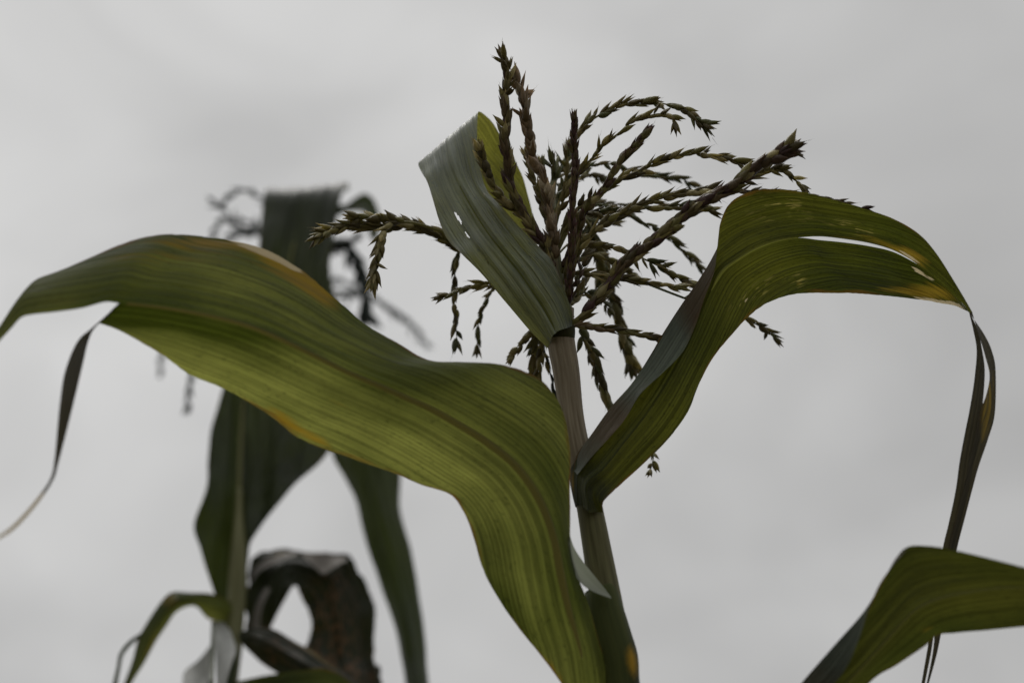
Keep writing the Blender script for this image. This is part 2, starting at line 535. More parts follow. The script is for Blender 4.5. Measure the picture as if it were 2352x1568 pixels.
class Leaf:
    """a blade lofted from surveyed rails; panels share the midrib until the blade is torn"""

    def __init__(self, seed=0):
        self.m = Mesh()
        self.rng = random.Random(seed)
        self.mid = None
        self.beside = {}

    def panel(self, rails, urel, depths, per=6, across=8, knot=0, bulge=0.0, flip=False, ruffle=0.0, ruffle_len=0.09,
              pleat=0.0, dry=(), yellow=(), rust=(), holes=(), v0=0.0, keep_mid=None, fray=0.0, slot=None, pleat_f=1.0, pleat_skip=None, pleat_w=1.7):
        """rails: list of K lists of (x, y); depths: list of K key lists; urel: K values of -1..1 across the blade"""
        S = len(rails[0])
        K = len(rails)
        arr = np.zeros((S, K, 3))
        for k in range(K):
            assert len(rails[k]) == S, (k, len(rails[k]), S)
            arr[:, k, :2] = rails[k]
            arr[:, k, 2] = keyed(depths[k], S)
        W = to_world(arr)
        kn = W[:, knot]
        t = np.concatenate([[0], np.cumsum(np.maximum(np.linalg.norm(np.diff(kn, axis=0), axis=1), 1e-4) ** 0.6)])
        Wl, par = hermite(W, per, t)
        # across
        A = []
        for row in Wl:
            if K == 2:
                us = np.linspace(0, 1, across + 1)[:, None]
                A.append(row[0] * (1 - us) + row[1] * us)
            else:
                A.append(hermite(row, across, np.arange(K, dtype=float))[0])
        A = np.array(A)
        nA = A.shape[1]
        ur = np.interp(np.linspace(0, K - 1, nA), np.arange(K), urel)
        wloc = np.linspace(0, 1, nA)
        cut = None
        if slot:                                     # the column beside the midrib is exactly half a rib wide
            i0, i1, w0, w1 = slot
            rev = abs(ur[0]) > abs(ur[-1])
            if rev:
                A = A[:, ::-1]
            for i in range(len(A)):
                sr_ = min(max((i - i0) / max(i1 - i0 - 1, 1), 0), 1)
                hw = rib_width(sr_, w0, w1) / 2
                dd_ = np.concatenate([[0], np.cumsum(np.linalg.norm(np.diff(A[i], axis=0), axis=1))])
                tgt = np.concatenate([[0], np.linspace(min(hw, dd_[-1] * 0.3), dd_[-1], nA - 1)])
                A[i] = np.stack([np.interp(tgt, dd_, A[i][:, q]) for q in range(3)], axis=1)
            if rev:
                A = A[:, ::-1]
            cut = (i0, i1 - 1, nA - 2 if rev else 0)
        mid_i = int(np.argmin(np.abs(ur)))
        vlen = v0 + np.concatenate([[0], np.cumsum(np.linalg.norm(np.diff(Wl[:, knot], axis=0), axis=1))])
        ds = np.linalg.norm(np.diff(A, axis=1), axis=2)
        um = np.concatenate([np.zeros((len(A), 1)), np.cumsum(ds, axis=1)], axis=1)
        um = um - um[:, [mid_i]]
        # normals, for bulge, ruffles and pleats
        gi = np.gradient(A, axis=0)
        gj = np.gradient(A, axis=1)
        nn = np.cross(gi, gj)
        nn /= np.linalg.norm(nn, axis=2)[..., None] + 1e-9
        if flip:
            nn = -nn
        width = um.max(axis=1) - um.min(axis=1)
        off = np.zeros(A.shape[:2])
        if bulge:
            off += bulge * np.sin(np.pi * wloc)[None, :] * np.clip(width / 0.05, 0, 1)[:, None]
        ph = [self.rng.uniform(0, 6.28) for _ in range(8)]
        if ruffle:
            for j in range(nA):
                a = abs(ur[j]) ** 2
                off[:, j] += ruffle * a * np.clip(width / 0.05, 0, 1) * (np.sin(vlen / ruffle_len * 6.28 + ph[0] + ur[j]) + 0.5 * np.sin(vlen / ruffle_len * 14.9 + ph[1]))
        if pleat:
            for j in range(nA):
                x = um[:, j]
                off[:, j] += pleat * np.clip(width / 0.05, 0, 1) * np.sin(np.pi * np.clip(wloc[j], 0, 1)) * (
                    np.sin(x * 520 * pleat_f + ph[2] + 1.2 * np.sin(vlen * 21 + ph[3])) + 0.6 * np.sin(x * 1130 * pleat_f + ph[4] + vlen * 16)) * (
                    1.0 if pleat_skip is None else 1 - np.exp(-((par - pleat_skip) / pleat_w) ** 2))
        A = A + nn * off[..., None]
        if fray:
            for j, sgn, nb in ((0, 1, 1), (nA - 1, -1, nA - 2)):
                if abs(ur[j]) > 0.95:
                    for i in range(len(A)):
                        A[i, j] += (A[i, nb] - A[i, j]) * fray * max(0, self.rng.gauss(0, 0.5))
        V = A.reshape(-1, 3)
        UV = np.stack([um.ravel(), np.repeat(vlen, nA)], axis=1)
        REL = np.stack([np.tile(ur, len(A)), np.repeat(par / max(S - 1, 1), nA)], axis=1)
        px, py = survey(V)
        T = np.ones((len(V), 4))
        for ch, lst in ((0, dry), (1, yellow), (2, rust)):
            for (x, y, rx, ry, ang, s) in lst:
                ca, sa = math.cos(R(ang)), math.sin(R(ang))
                dx, dy = px - x, py - y
                q = ((dx * ca + dy * sa) / rx) ** 2 + ((-dx * sa + dy * ca) / ry) ** 2
                T[:, ch] = np.clip(T[:, ch] - s * np.exp(-q), 0, 1)
        F = grid_faces(len(A), nA, flip)
        if cut:
            F = [f for q, f in enumerate(F) if not (cut[0] <= q // (nA - 1) < cut[1] and q % (nA - 1) == cut[2])]
        if holes:
            keep = []
            for f in F:
                cx, cy = np.mean(px[list(f)]), np.mean(py[list(f)])
                bad = False
                for (x0, y0, x1, y1, w) in holes:
                    d = np.array([x1 - x0, y1 - y0])
                    s = np.clip(((cx - x0) * d[0] + (cy - y0) * d[1]) / (d @ d), 0, 1)
                    dist = math.hypot(cx - x0 - s * d[0], cy - y0 - s * d[1])
                    if dist < w * (0.35 + 0.65 * math.sin(math.pi * min(max(s, 0.03), 0.97))):
                        bad = True
                if not bad:
                    keep.append(f)
            F = keep
        self.m.add(V, F, UV, REL, T)
        if slot:
            self.beside[0 if ur.mean() < 0 else 1] = A[:, -2] if ur.mean() < 0 else A[:, 1]
        if keep_mid is not None:
            self.mid = (A[:, mid_i], nn[:, mid_i], gj[:, mid_i], vlen)
        return self

    def build(self, mat, plant, label=None, name='leaf'):
        org = self.m.v[0][0]
        o = self.m.build(name, mat, None, org)
        attach(o, plant)
        # weld the two halves along the midrib
        import bmesh
        b = bmesh.new()
        b.from_mesh(o.data)
        bmesh.ops.remove_doubles(b, verts=b.verts, dist=2e-5)
        b.to_mesh(o.data)
        b.free()
        if label:
            o['label'] = label
        return o

    def rib(self, leaf_obj, mat, w0, w1, height, side=-1, i0=0, i1=None):
        """a raised midrib on the under (side=-1) or upper (+1) face"""
        c, n, gj, vl = self.mid
        i1 = len(c) if i1 is None else i1
        c, n, gj, vl = c[i0:i1], n[i0:i1], gj[i0:i1], vl[i0:i1]
        gj = gj / (np.linalg.norm(gj, axis=1)[:, None] + 1e-9)
        k = 9
        V, UV = [], []
        for i in range(len(c)):
            s = i / (len(c) - 1)
            w = rib_width(s, w0, w1)
            h = height * (w / w0)
            if self.beside:
                e0, e1 = self.beside[0][i0 + i], self.beside[1][i0 + i]
            else:
                e0, e1 = c[i] - gj[i] * w / 2, c[i] + gj[i] * w / 2
            for j in range(k):
                q = 2 * j / (k - 1) - 1
                base = c[i] * (1 - abs(q)) + (e0 if q < 0 else e1) * abs(q)
                V.append(base - n[i] * side * ((1 - q * q) * h + (0.0 if self.beside else 0.00005)))
                UV.append((j * 0.002, vl[i]))
        mm = Mesh()
        mm.add(V, grid_faces(len(c), k, side > 0), UV, UV)
        o = mm.build('midrib', mat, None, V[0])
        attach(o, leaf_obj)
        return o


def pts(s):
    """'x,y x,y ...' -> list of pairs"""
    return [tuple(float(q) for q in w.split(',')) for w in s.split()]


# ================================================================== the near maize plant
stalk_near = [(1297, 705, 1.003, 22), (1288, 770, 0.999, 31), (1300, 850, 0.985, 31), (1314, 960, 0.965, 28), (1328, 1040, 0.951, 31),
              (1346, 1105, 0.94, 35), (1352, 1150, 0.932, 31), (1366, 1230, 0.918, 33), (1380, 1310, 0.904, 36), (1394, 1390, 0.89, 39),
              (1408, 1470, 0.876, 41), (1425, 1560, 0.862, 45), (1450, 1700, 0.84, 48)]
base_near = P(1450, 1700, 0.84)
foot_near = np.array([base_near[0] + 0.05, base_near[1] + 0.03, 0.0])
plant = empty('corn_plant', foot_near, 'maize plant in sharp focus with brown branching tassel and broad arching green leaves', 'corn plant')

sm = Mesh()
sp = [P(x, y, d) for x, y, d, r in stalk_near]
sr = [r * PX * d for x, y, d, r in stalk_near]
for k, f in enumerate((0.2, 0.45, 0.7, 1.0)):
    q = base_near + (foot_near - base_near) * f
    sp.append(q + np.array([0.006 * math.sin(k * 2), 0, -0.02 if f == 1 else 0]))
    sr.append(0.0135 + 0.003 * f)
tube(sm, sp, sr, 28, (1, 1, 1, 1), per=6)
Vs = np.concatenate(sm.v)
px_, py_ = survey(Vs)
tint = np.ones((len(Vs), 4))
g_ = np.clip((py_ - 1060) / 90, 0, 1)[:, None]
tint[:, :3] = (1 - g_) * np.array([1.0, 0.97, 0.95]) + g_ * np.array([0.55, 0.62, 0.40])   # pinkish top joint, greener joints below
sm.attr = [tint]
stalk = sm.build('stalk', M_STALK, None, foot_near)
attach(stalk, plant)
# fine hairs of the top joint
hm = Mesh()
hr = random.Random(4)
for i in range(420):
    s = hr.random()
    y = 770 + s * 270
    x = np.interp(y, [770, 850, 960, 1040], [1288, 1300, 1314, 1328])
    d = np.interp(y, [770, 1040], [0.999, 0.951])
    r = np.interp(y, [770, 850, 960, 1040], [31, 31, 28, 31]) * PX * d
    a = hr.uniform(0, 6.28)
    out = RGT * math.cos(a) - FWD * math.sin(a) * 0.9
    p0 = P(x, y, d) + out * r * 0.98
    p1 = p0 + out * hr.uniform(0.0012, 0.003) + UPV * hr.uniform(-0.001, 0.0015)
    w = np.cross(out, UPV) * 0.00006
    u2 = UPV * 0.00006
    hm.add([p0 - w, p0 + w, p0 + u2, p1], [(0, 1, 3), (1, 2, 3), (2, 0, 3)])
hairs = hm.build('stalk_hair', M_LIGULE, None, foot_near)
attach(hairs, stalk)

# ---------------------------------------------------------------- broad leaf sweeping left, its tip torn in two
E1 = pts('1385,1640 1404,1560 1384,1495 1357,1400 1325,1320 1309,1250 1310,1150 1312,1060 1300,965 1271,906 1226,862 1150,835 1060,829 985,822 910,790 835,742 765,682 695,617 620,577 545,556 470,545')
MM = pts('1352,1640 1343,1555 1333,1490 1308,1400 1291,1320 1276,1240 1242,1150 1186,1070 1116,1013 1050,972 985,936 930,912 870,885 800,855 720,815 640,776 570,748 490,727 410,712 340,702 273,696')
E2 = pts('1340,1645 1283,1560 1240,1502 1163,1400 1115,1320 1090,1245 1065,1175 1032,1133 960,1109 880,1080 800,1050 730,1025 680,998 630,962 570,924 500,888 435,856 370,812 310,778 262,757 224,741')
dE1 = [(0, .853), (2, .85), (4, .856), (6, .868), (8, .872), (9, .872), (11, .866), (14, .880), (17, .868), (20, .85)]
dM = [(0, .822), (2, .826), (4, .832), (6, .838), (8, .838), (10, .828), (13, .81), (16, .79), (20, .768)]
dE2 = [(0, .83), (2, .84), (4, .848), (6, .856), (8, .862), (10, .855), (13, .84), (16, .82), (20, .79)]
tipE1 = pts('395,541 300,556 205,588 130,620 85,638 55,668 20,722 -30,790 -62,850')
tipM = pts('245,693 190,707 120,717 75,722 51,728 25,755 -8,792 -46,850 -64,882')
stM = pts('262,706 248,720 228,738 206,757 182,778 150,850 137,930 125,1055 117,1095 80,1150 30,1205 -6,1232')
stE2 = pts('222,744 219,748 214,756 208,770 202,786 190,838 168,930 133,1068 124,1098 88,1154 34,1214 -6,1240')
A = Leaf(11)
SLA = (12, 139, .0078, .0026)
A.panel([E1 + tipE1, MM + tipM], [-1, 0], [dE1 + [(25, .80), (29, .755)], dM + [(25, .742), (29, .735)]], per=7, across=30, knot=1, slot=SLA,
        bulge=0.004, flip=False, ruffle=0.0012, ruffle_len=0.11,
        dry=[(600, 571, 60, 12, 22, 1.3), (660, 600, 48, 11, 35, 1.2), (540, 552, 40, 6, 10, 0.6)],
        yellow=[(650, 610, 90, 22, 33, 1.1), (730, 665, 60, 20, 42, 0.8), (480, 560, 120, 14, 4, 0.7), (420, 590, 160, 25, 5, 0.3), (300, 600, 100, 30, 0, 0.25), (150, 690, 60, 25, 0, 0.3)],
        keep_mid=1, fray=0.25)
A.panel([MM, E2], [0, 1], [dM, dE2], per=7, across=30, knot=0, slot=SLA,
        bulge=0.0045, flip=False, ruffle=0.0012, ruffle_len=0.1,
        yellow=[(660, 968, 50, 12, 35, 0.9), (730, 1010, 40, 12, 30, 0.6), (1262, 1540, 45, 16, 55, 0.9), (780, 930, 60, 12, 30, 0.3)],
        dry=[(1278, 1560, 18, 10, 50, 0.5)], fray=0.2)
leafA = A.build(M_LEAF_A, plant, 'broad leaf sweeping left with yellowing upper margin and torn tip hanging as a strip')
A.rib(leafA, M_RIB_DARK, SLA[2], SLA[3], 0.0014, -1, SLA[0], SLA[1])
As = Leaf(12)
As.panel([[MM[-1]] + stM, [E2[-1]] + stE2], [0, 1], [[(0, .768), (2, .77), (5, .755), (9, .70), (12, .62)], [(0, .79), (2, .786), (5, .76), (9, .705), (12, .622)]],
         per=7, across=8, knot=0, bulge=0.002, dry=[(60, 1175, 75, 62, 0, 1.3), (0, 1235, 60, 40, 0, 1.2)])
strip = As.m.build('torn_strip', M_STRIP, None, As.m.v[0][0])
strip['label'] = 'thin dark torn strip curling down from the split tip'
attach(strip, leafA)

# sheath of that leaf wrapped round the stalk, and its pale ligule
shm = Mesh()
shp = [(1378, 1352, .894, 38), (1381, 1362, .892, 41), (1387, 1405, .884, 49), (1402, 1465, .874, 53), (1414, 1512, .867, 55), (1421, 1570, .858, 52), (1448, 1700, .84, 53)]
spts = [P(x, y, d) for x, y, d, r in shp]
tube(shm, spts + [base_near + (foot_near - base_near) * 0.3], [r * PX * d for x, y, d, r in shp] + [0.0148], 56, (1, 1, 1, 1), per=16)
Vs = np.concatenate(shm.v)
px_, py_ = survey(Vs)
crd = random.Random(9)
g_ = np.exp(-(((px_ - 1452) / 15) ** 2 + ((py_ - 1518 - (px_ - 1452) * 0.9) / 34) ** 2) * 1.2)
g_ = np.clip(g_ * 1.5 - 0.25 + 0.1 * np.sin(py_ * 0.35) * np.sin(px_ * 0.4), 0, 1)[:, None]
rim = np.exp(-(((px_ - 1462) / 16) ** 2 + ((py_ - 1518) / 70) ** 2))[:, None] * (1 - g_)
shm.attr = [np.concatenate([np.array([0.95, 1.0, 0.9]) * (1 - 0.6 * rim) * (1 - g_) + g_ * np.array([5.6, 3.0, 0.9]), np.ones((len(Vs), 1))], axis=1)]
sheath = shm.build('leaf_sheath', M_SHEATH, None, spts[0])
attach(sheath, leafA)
lg = Leaf(3)
lg.panel([pts('1309,1228 1318,1255 1340,1290 1366,1322 1390,1352 1404,1371'),
          pts('1305,1236 1308,1280 1316,1312 1338,1342 1368,1360 1403,1373')],
         [-1, 1], [[(0, .865), (5, .862)], [(0, .853), (5, .846)]], per=6, across=6, bulge=0.002)
lig = lg.m.build('ligule', M_LIGULE, None, lg.m.v[0][0])
attach(lig, leafA)

# ---------------------------------------------------------------- leaf rising right, arching over, drooping tip
G = pts('1326,1090 1358,1050 1402,1002 1437,960 1470,905 1520,858 1568,808 1597,748 1619,682 1641,622 1647,577')
B1 = pts('1318,1150 1318,1080 1325,1046 1362,992 1405,932 1448,884 1490,822 1528,757 1565,700 1600,650 1629,604 1646,572 1655,510 1680,463 1731,438')
BM = pts('1352,1176 1346,1112 1385,1078 1438,1012 1486,952 1524,895 1560,832 1590,772 1612,717 1634,667 1660,622 1700,592 1745,567 1790,552 1832,546')
B2 = pts('1384,1176 1387,1150 1425,1112 1482,1062 1540,1002 1580,945 1603,886 1638,822 1680,770 1720,727 1762,696 1810,678 1860,673 1910,673 1960,674')
dB1 = [(0, .922), (1, .92), (2, .93), (4, .955), (7, .97), (10, .982), (12, .975), (14, .968)]
dBM = [(0, .898), (1, .893), (2, .905), (4, .935), (7, .955), (10, .97), (12, .972), (14, .975)]
dB2 = [(0, .912), (1, .91), (2, .93), (4, .95), (7, .97), (10, .982), (12, .985), (14, .985)]
b1t = pts('1790,434 1850,442 1920,461 1990,481 2055,504 2110,537 2150,581 2185,634 2215,684 2233,716')
bmt = pts('1880,543 1940,549 2000,559 2050,574 2090,595 2125,621 2160,649 2192,679 2214,701 2227,719')
bml = pts('1880,551 1940,557 2000,566 2050,578 2095,600 2130,622 2165,648 2195,680 2214,702 2226,718')
b2t = pts('2010,677 2060,682 2110,688 2145,693 2172,698 2192,703 2206,708 2216,712 2224,716 2230,722')
sr1 = pts('2245,760 2262,815 2273,861 2266,905 2250,945 2240,1000 2222,1080 2200,1170 2180,1255 2165,1340 2150,1430 2142,1500 2126,1580')
sr2 = pts('2259,765 2279,808 2287,853 2285,950 2270,1006 2250,1064 2235,1117 2216,1190 2198,1260 2180,1350 2164,1440 2152,1500 2130,1580')
sl1 = pts('2236,760 2243,800 2239,862 2228,935 2215,1000 2204,1060 2195,1125 2178,1205 2166,1255 2155,1340 2140,1430 2130,1490 2116,1570')
sl2 = pts('2247,762 2257,810 2262,855 2257,930 2250,1000 2236,1060 2221,1130 2202,1210 2190,1258 2166,1340 2148,1430 2140,1490 2124,1570')
B = Leaf(21)
SLB = (63, 99, .0034, .0012)
B.panel([B1 + b1t, BM + bmt], [-1, 0],
        [dB1 + [(18, .955), (21, .94), (24, .93)], dBM + [(18, .967), (21, .95), (24, .934)]],
        per=7, across=28, knot=1, slot=SLB, rust=[(1785, 478, 60, 26, 5, 1.2), (1850, 560, 60, 10, 5, 1.0), (1960, 525, 60, 12, 15, 1)], bulge=-0.003, flip=True, ruffle=0.0006, ruffle_len=0.12, keep_mid=1,
        yellow=[(2050, 566, 70, 9, 20, 0.6), (2100, 590, 40, 14, 35, 0.7), (1940, 545, 60, 10, 5, 0.3), (2262, 960, 16, 60, 5, 0.8), (1800, 440, 90, 14, 5, 0.3), (2275, 880, 10, 60, 0, 0.5)],
        dry=[(2088, 588, 34, 5, 36, 0.75)], fray=0.12)
B.panel([BM + bml, B2 + b2t], [0, 1],
        [dBM + [(15, .985), (18, .994), (21, .966), (24, .937)], dB2 + [(18, .988), (21, .96), (24, .935)]],
        per=7, across=28, knot=0, slot=SLB, rust=[(1740, 670, 60, 14, -35, 1.0), (1835, 645, 14, 20, 0, 1)], bulge=-0.003, flip=True, ruffle=0.0007, ruffle_len=0.1,
        yellow=[(2140, 672, 60, 20, 12, 0.8), (2070, 668, 70, 10, 4, 0.4), (1835, 650, 10, 16, 0, 0.3)],
        dry=[(2140, 690, 50, 6, 9, 0.9), (2195, 702, 26, 6, 20, 0.9), (2110, 622, 22, 6, 38, 0.75), (1714, 690, 12, 3, -50, 0.9), (2140, 640, 12, 4, 30, 0.6), (1757, 640, 18, 4, -20, .5)], fray=0.2)
# the rolled-over margin that shows the waxy upper side
B.panel([B1[1:12], G], [-1, -1.25], [[(k - 1, v) for k, v in dB1 if 0 < k < 11] + [(10, .981)], [(0, .905), (3, .93), (6, .948), (9, .966), (10, .975)]],
        per=7, across=6, knot=0, bulge=0.0012, flip=False)
leafB = B.build(M_LEAF_B, plant, 'leaf arching right over a long slit with a thin twisted withered tip')
B.rib(leafB, M_RIB_GREEN, SLB[2], SLB[3], 0.0009, -1, SLB[0], SLB[1])
Bs = Leaf(22)
Bs.panel([[b1t[-1]] + sr1, [bmt[-1]] + sr2], [-1, 0], [[(0, .93), (4, .915), (13, .90)], [(0, .934), (4, .92), (13, .90)]], per=7, across=8, bulge=-0.002, ruffle=0.0006, ruffle_len=0.05,
         yellow=[(2262, 960, 16, 60, 5, 0.5), (2275, 880, 10, 60, 0, 0.35)])
Bs.panel([[bml[-1]] + sl1, [b2t[-1]] + sl2], [0, 1], [[(0, .937), (4, .922), (13, .905)], [(0, .935), (4, .918), (13, .905)]], per=7, across=8, bulge=-0.002, ruffle=0.0006, ruffle_len=0.05)
tipB = Bs.m.build('withered_tip', M_STRIP, None, Bs.m.v[0][0])
tipB['label'] = 'long dark withered tip hanging down and split by a narrow gap'
attach(tipB, leafB)
nm = Mesh()
npt = [(1342, 1060, .9455, 33), (1344, 1085, .941, 37), (1348, 1115, .936, 38), (1351, 1140, .933, 36), (1353, 1160, .93, 33)]
tube(nm, [P(x, y, d) for x, y, d, r in npt], [r * PX * d for x, y, d, r in npt], 56, (0.55, 0.5, 0.45, 1), per=10)
Vs = np.concatenate(nm.v)
px_, py_ = survey(Vs)
g_ = np.exp(-(((px_ - 1322 - (py_ - 1110) * 0.06) / 9) ** 2 + ((py_ - 1108) / 26) ** 2))
g_ = np.clip(g_ * 1.6 - 0.3, 0, 1)[:, None]
nm.attr = [np.concatenate([np.array([0.5, 0.45, 0.4]) * (1 - g_) + g_ * np.array([5.2, 2.8, 0.8]), np.ones((len(Vs), 1))], axis=1)]  # dark tint paints in the leaf base's shade; ochre patch is own colour
shB = nm.build('leaf_sheath', M_SHEATH, None, P(1348, 1115, .936))
attach(shB, leafB)

# ---------------------------------------------------------------- waxy flag leaf folded over at its top
C1 = pts('1259,799 1236,779 1212,754 1168,703 1135,662 1100,622 1060,583 1028,550 1008,505 994,455 979,414 968,396 962,382 966,374 990,388 1030,430 1090,490 1150,540 1195,578 1218,603')
CM = pts('1276,764 1264,738 1248,708 1222,668 1195,628 1165,590 1135,552 1108,515 1080,470 1056,425 1038,378 1030,345 1026,322 1031,314 1056,330 1096,382 1145,442 1194,502 1214,562 1221,603')
C2 = pts('1316,749 1316,722 1304,686 1289,646 1269,600 1245,573 1209,538 1176,502 1142,463 1118,436 1103,385 1097,312 1098,268 1102,257 1124,272 1152,315 1186,372 1212,440 1226,530 1224,598')
C = Leaf(31)
dC1 = [(0, .993), (3, .985), (6, 1.0), (9, 1.032), (12, 1.063), (13, 1.07), (15, 1.095), (19, 1.07)]
dCM = [(0, .968), (3, .975), (6, .996), (9, 1.028), (12, 1.06), (13, 1.07), (15, 1.10), (19, 1.075)]
dC2 = [(0, .985), (3, .978), (6, .992), (9, 1.02), (12, 1.05), (13, 1.06), (15, 1.08), (19, 1.07)]
C.panel([C1, CM, C2], [-1, 0, 1], [dC1, dCM, dC2], per=18, across=40, knot=1, flip=False, pleat_skip=12.4, pleat_w=2.2, ruffle=0.0008, ruffle_len=0.07, pleat=0.0013, pleat_f=0.8,
        holes=[(1044, 487, 1060, 513, 2.8), (1069, 534, 1079, 549, 1.8), (1118, 598, 1123, 606, 1.5)],
        dry=[(1112, 440, 4, 40, 0, 0.35), (1150, 610, 10, 3, 45, 0.5)], keep_mid=1, fray=0.1)
leafC = C.build(M_LEAF_C, plant, 'waxy grey flag leaf folded over beside the tassel with small slits')
C.rib(leafC, M_RIB_GREEN, 0.0030, 0.0012, 0.0005, 1, 4, 18 * 9)

fn = Mesh()
fnp = [(1286, 742, 1.0, 30), (1287, 752, 1.0, 33), (1288, 764, .9985, 33.5), (1289, 778, .998, 31.5)]
tube(fn, [P(x, y, d) for x, y, d, r in fnp], [r * PX * d for x, y, d, r in fnp], 32, (0.55, 0.5, 0.42, 1), per=5)
shC = fn.build('leaf_sheath', M_SHEATH, None, P(1287, 752, 1.0))
attach(shC, leafC)

# ---------------------------------------------------------------- lower right leaf, close and out of focus
D1 = pts('1540,1900 1640,1800 1740,1690 1840,1568 1915,1482 1985,1402 2030,1330 2062,1275 2088,1254 2130,1253 2180,1260 2250,1276 2352,1302 2480,1335 2600,1370')
DM = pts('1560,1915 1670,1830 1790,1725 1890,1625 1960,1555 2020,1490 2065,1440 2105,1400 2150,1378 2200,1365 2260,1355 2310,1350 2400,1352 2500,1365 2600,1378')
D2 = pts('1590,1930 1720,1850 1850,1750 1995,1569 2060,1526 2125,1482 2155,1457 2190,1453 2220,1450 2260,1447 2300,1443 2352,1438 2420,1432 2500,1415 2602,1386')
DG = pts('1575,1890 1690,1790 1790,1690 1900,1585 1945,1530 1975,1460 1998,1390 2030,1325 2070,1275')
qb = base_near + (foot_near - base_near) * 0.16
qx, qy = survey(qb)
qd = float((qb - CAM) @ FWD)
D1 = [(qx - 18, qy)] + D1
DM = [(qx + 12, qy + 25)] + DM
D2 = [(qx + 48, qy + 10)] + D2
q_in = 1 - (1 - (qd - 0.012)) / 0.6
D = Leaf(41)
dD1 = [(0, q_in), (1, .80), (5, .772), (9, .755), (12, .735), (15, .70)]
dDM = [(0, q_in - .004), (1, .79), (5, .762), (9, .752), (12, .742), (15, .71)]
dD2 = [(0, q_in), (1, .795), (5, .775), (9, .77), (12, .765), (15, .72)]
SLD = (21, 105, .0046, .0014)
D.panel([D1, DM], [-1, 0], [dD1, dDM], per=7, across=14, slot=SLD, knot=1, bulge=-0.003, flip=True, keep_mid=1, yellow=[(2080, 1540, 60, 12, -20, .4)])
D.panel([DM, D2], [0, 1], [dDM, dD2], per=7, across=14, slot=SLD, knot=0, bulge=-0.003, flip=True, yellow=[(2120, 1445, 30, 10, -20, .4)])
D.panel([D1[1:10], DG], [-1, -1.25], [[(0, .80), (4, .772), (8, .755)], [(0, .79), (4, .755), (8, .752)]], per=7, across=6, knot=0, bulge=0.001, flip=False)
leafD = D.build(M_LEAF_LOW, plant, 'blurred lower leaf rising to a sharp bend and running out to the right')
D.rib(leafD, M_RIB_LOW, SLD[2], SLD[3], 0.0012, -1, SLD[0], SLD[1])


# ------------------------------------------------------------------ tassels
def spikelet_template(sides=7):
    ss = [0.0, 0.1, 0.26, 0.44, 0.62, 0.80, 1.0]
    rr = [0.35, 0.75, 1.02, 1.02, 0.78, 0.34, 0.02]
    V = []
    for s, r in zip(ss, rr):
        for k in range(sides):
            a = 2 * math.pi * k / sides
            q = r * (1 + (0.09 if k % 2 else -0.06))
            V.append((s, q * math.cos(a) * 0.42, q * math.sin(a) * 0.5))
    F = []
    for i in range(len(ss) - 1):
        for k in range(sides):
            k2 = (k + 1) % sides
            F.append((i * sides + k, i * sides + k2, (i + 1) * sides + k2, (i + 1) * sides + k))
    F.append(tuple(range(sides))[::-1])
    return np.array(V), F


SP_V, SP_F = spikelet_template()


def add_spikelet(mesh, p, ax, rad, tan, length, width, col, tipcol, curve=0.12):
    V = SP_V
    s = V[:, 0]
    bend = curve * length * (s ** 2)
    W = p + np.outer(s * length, ax) + np.outer(V[:, 1] * width + bend, rad) + np.outer(V[:, 2] * width, tan)
    T = np.ones((len(W), 4))
    k = np.clip((s - 0.55) / 0.4, 0, 1)[:, None]
    T[:, :3] = np.asarray(col) * (1 - k) + np.asarray(tipcol) * k
    mesh.add(W, SP_F, np.stack([V[:, 2] * 0.01 + p[0], s * length + p[2]], axis=1), None, T)


BROWN = [(0.30, 0.262, 0.11), (0.22, 0.186, 0.08), (0.44, 0.385, 0.20), (0.26, 0.24, 0.09), (0.13, 0.108, 0.05)]
PURPLE = [(0.135, 0.088, 0.062), (0.16, 0.118, 0.065), (0.10, 0.056, 0.052), (0.18, 0.145, 0.065)]
GREEN = [(0.17, 0.18, 0.085), (0.21, 0.20, 0.095), (0.14, 0.155, 0.07), (0.23, 0.19, 0.09)]
PALE = [(0.52, 0.45, 0.36), (0.40, 0.31, 0.23), (0.30, 0.22, 0.14), (0.22, 0.16, 0.09)]
FARG = [(0.045, 0.06, 0.05), (0.035, 0.05, 0.042)]


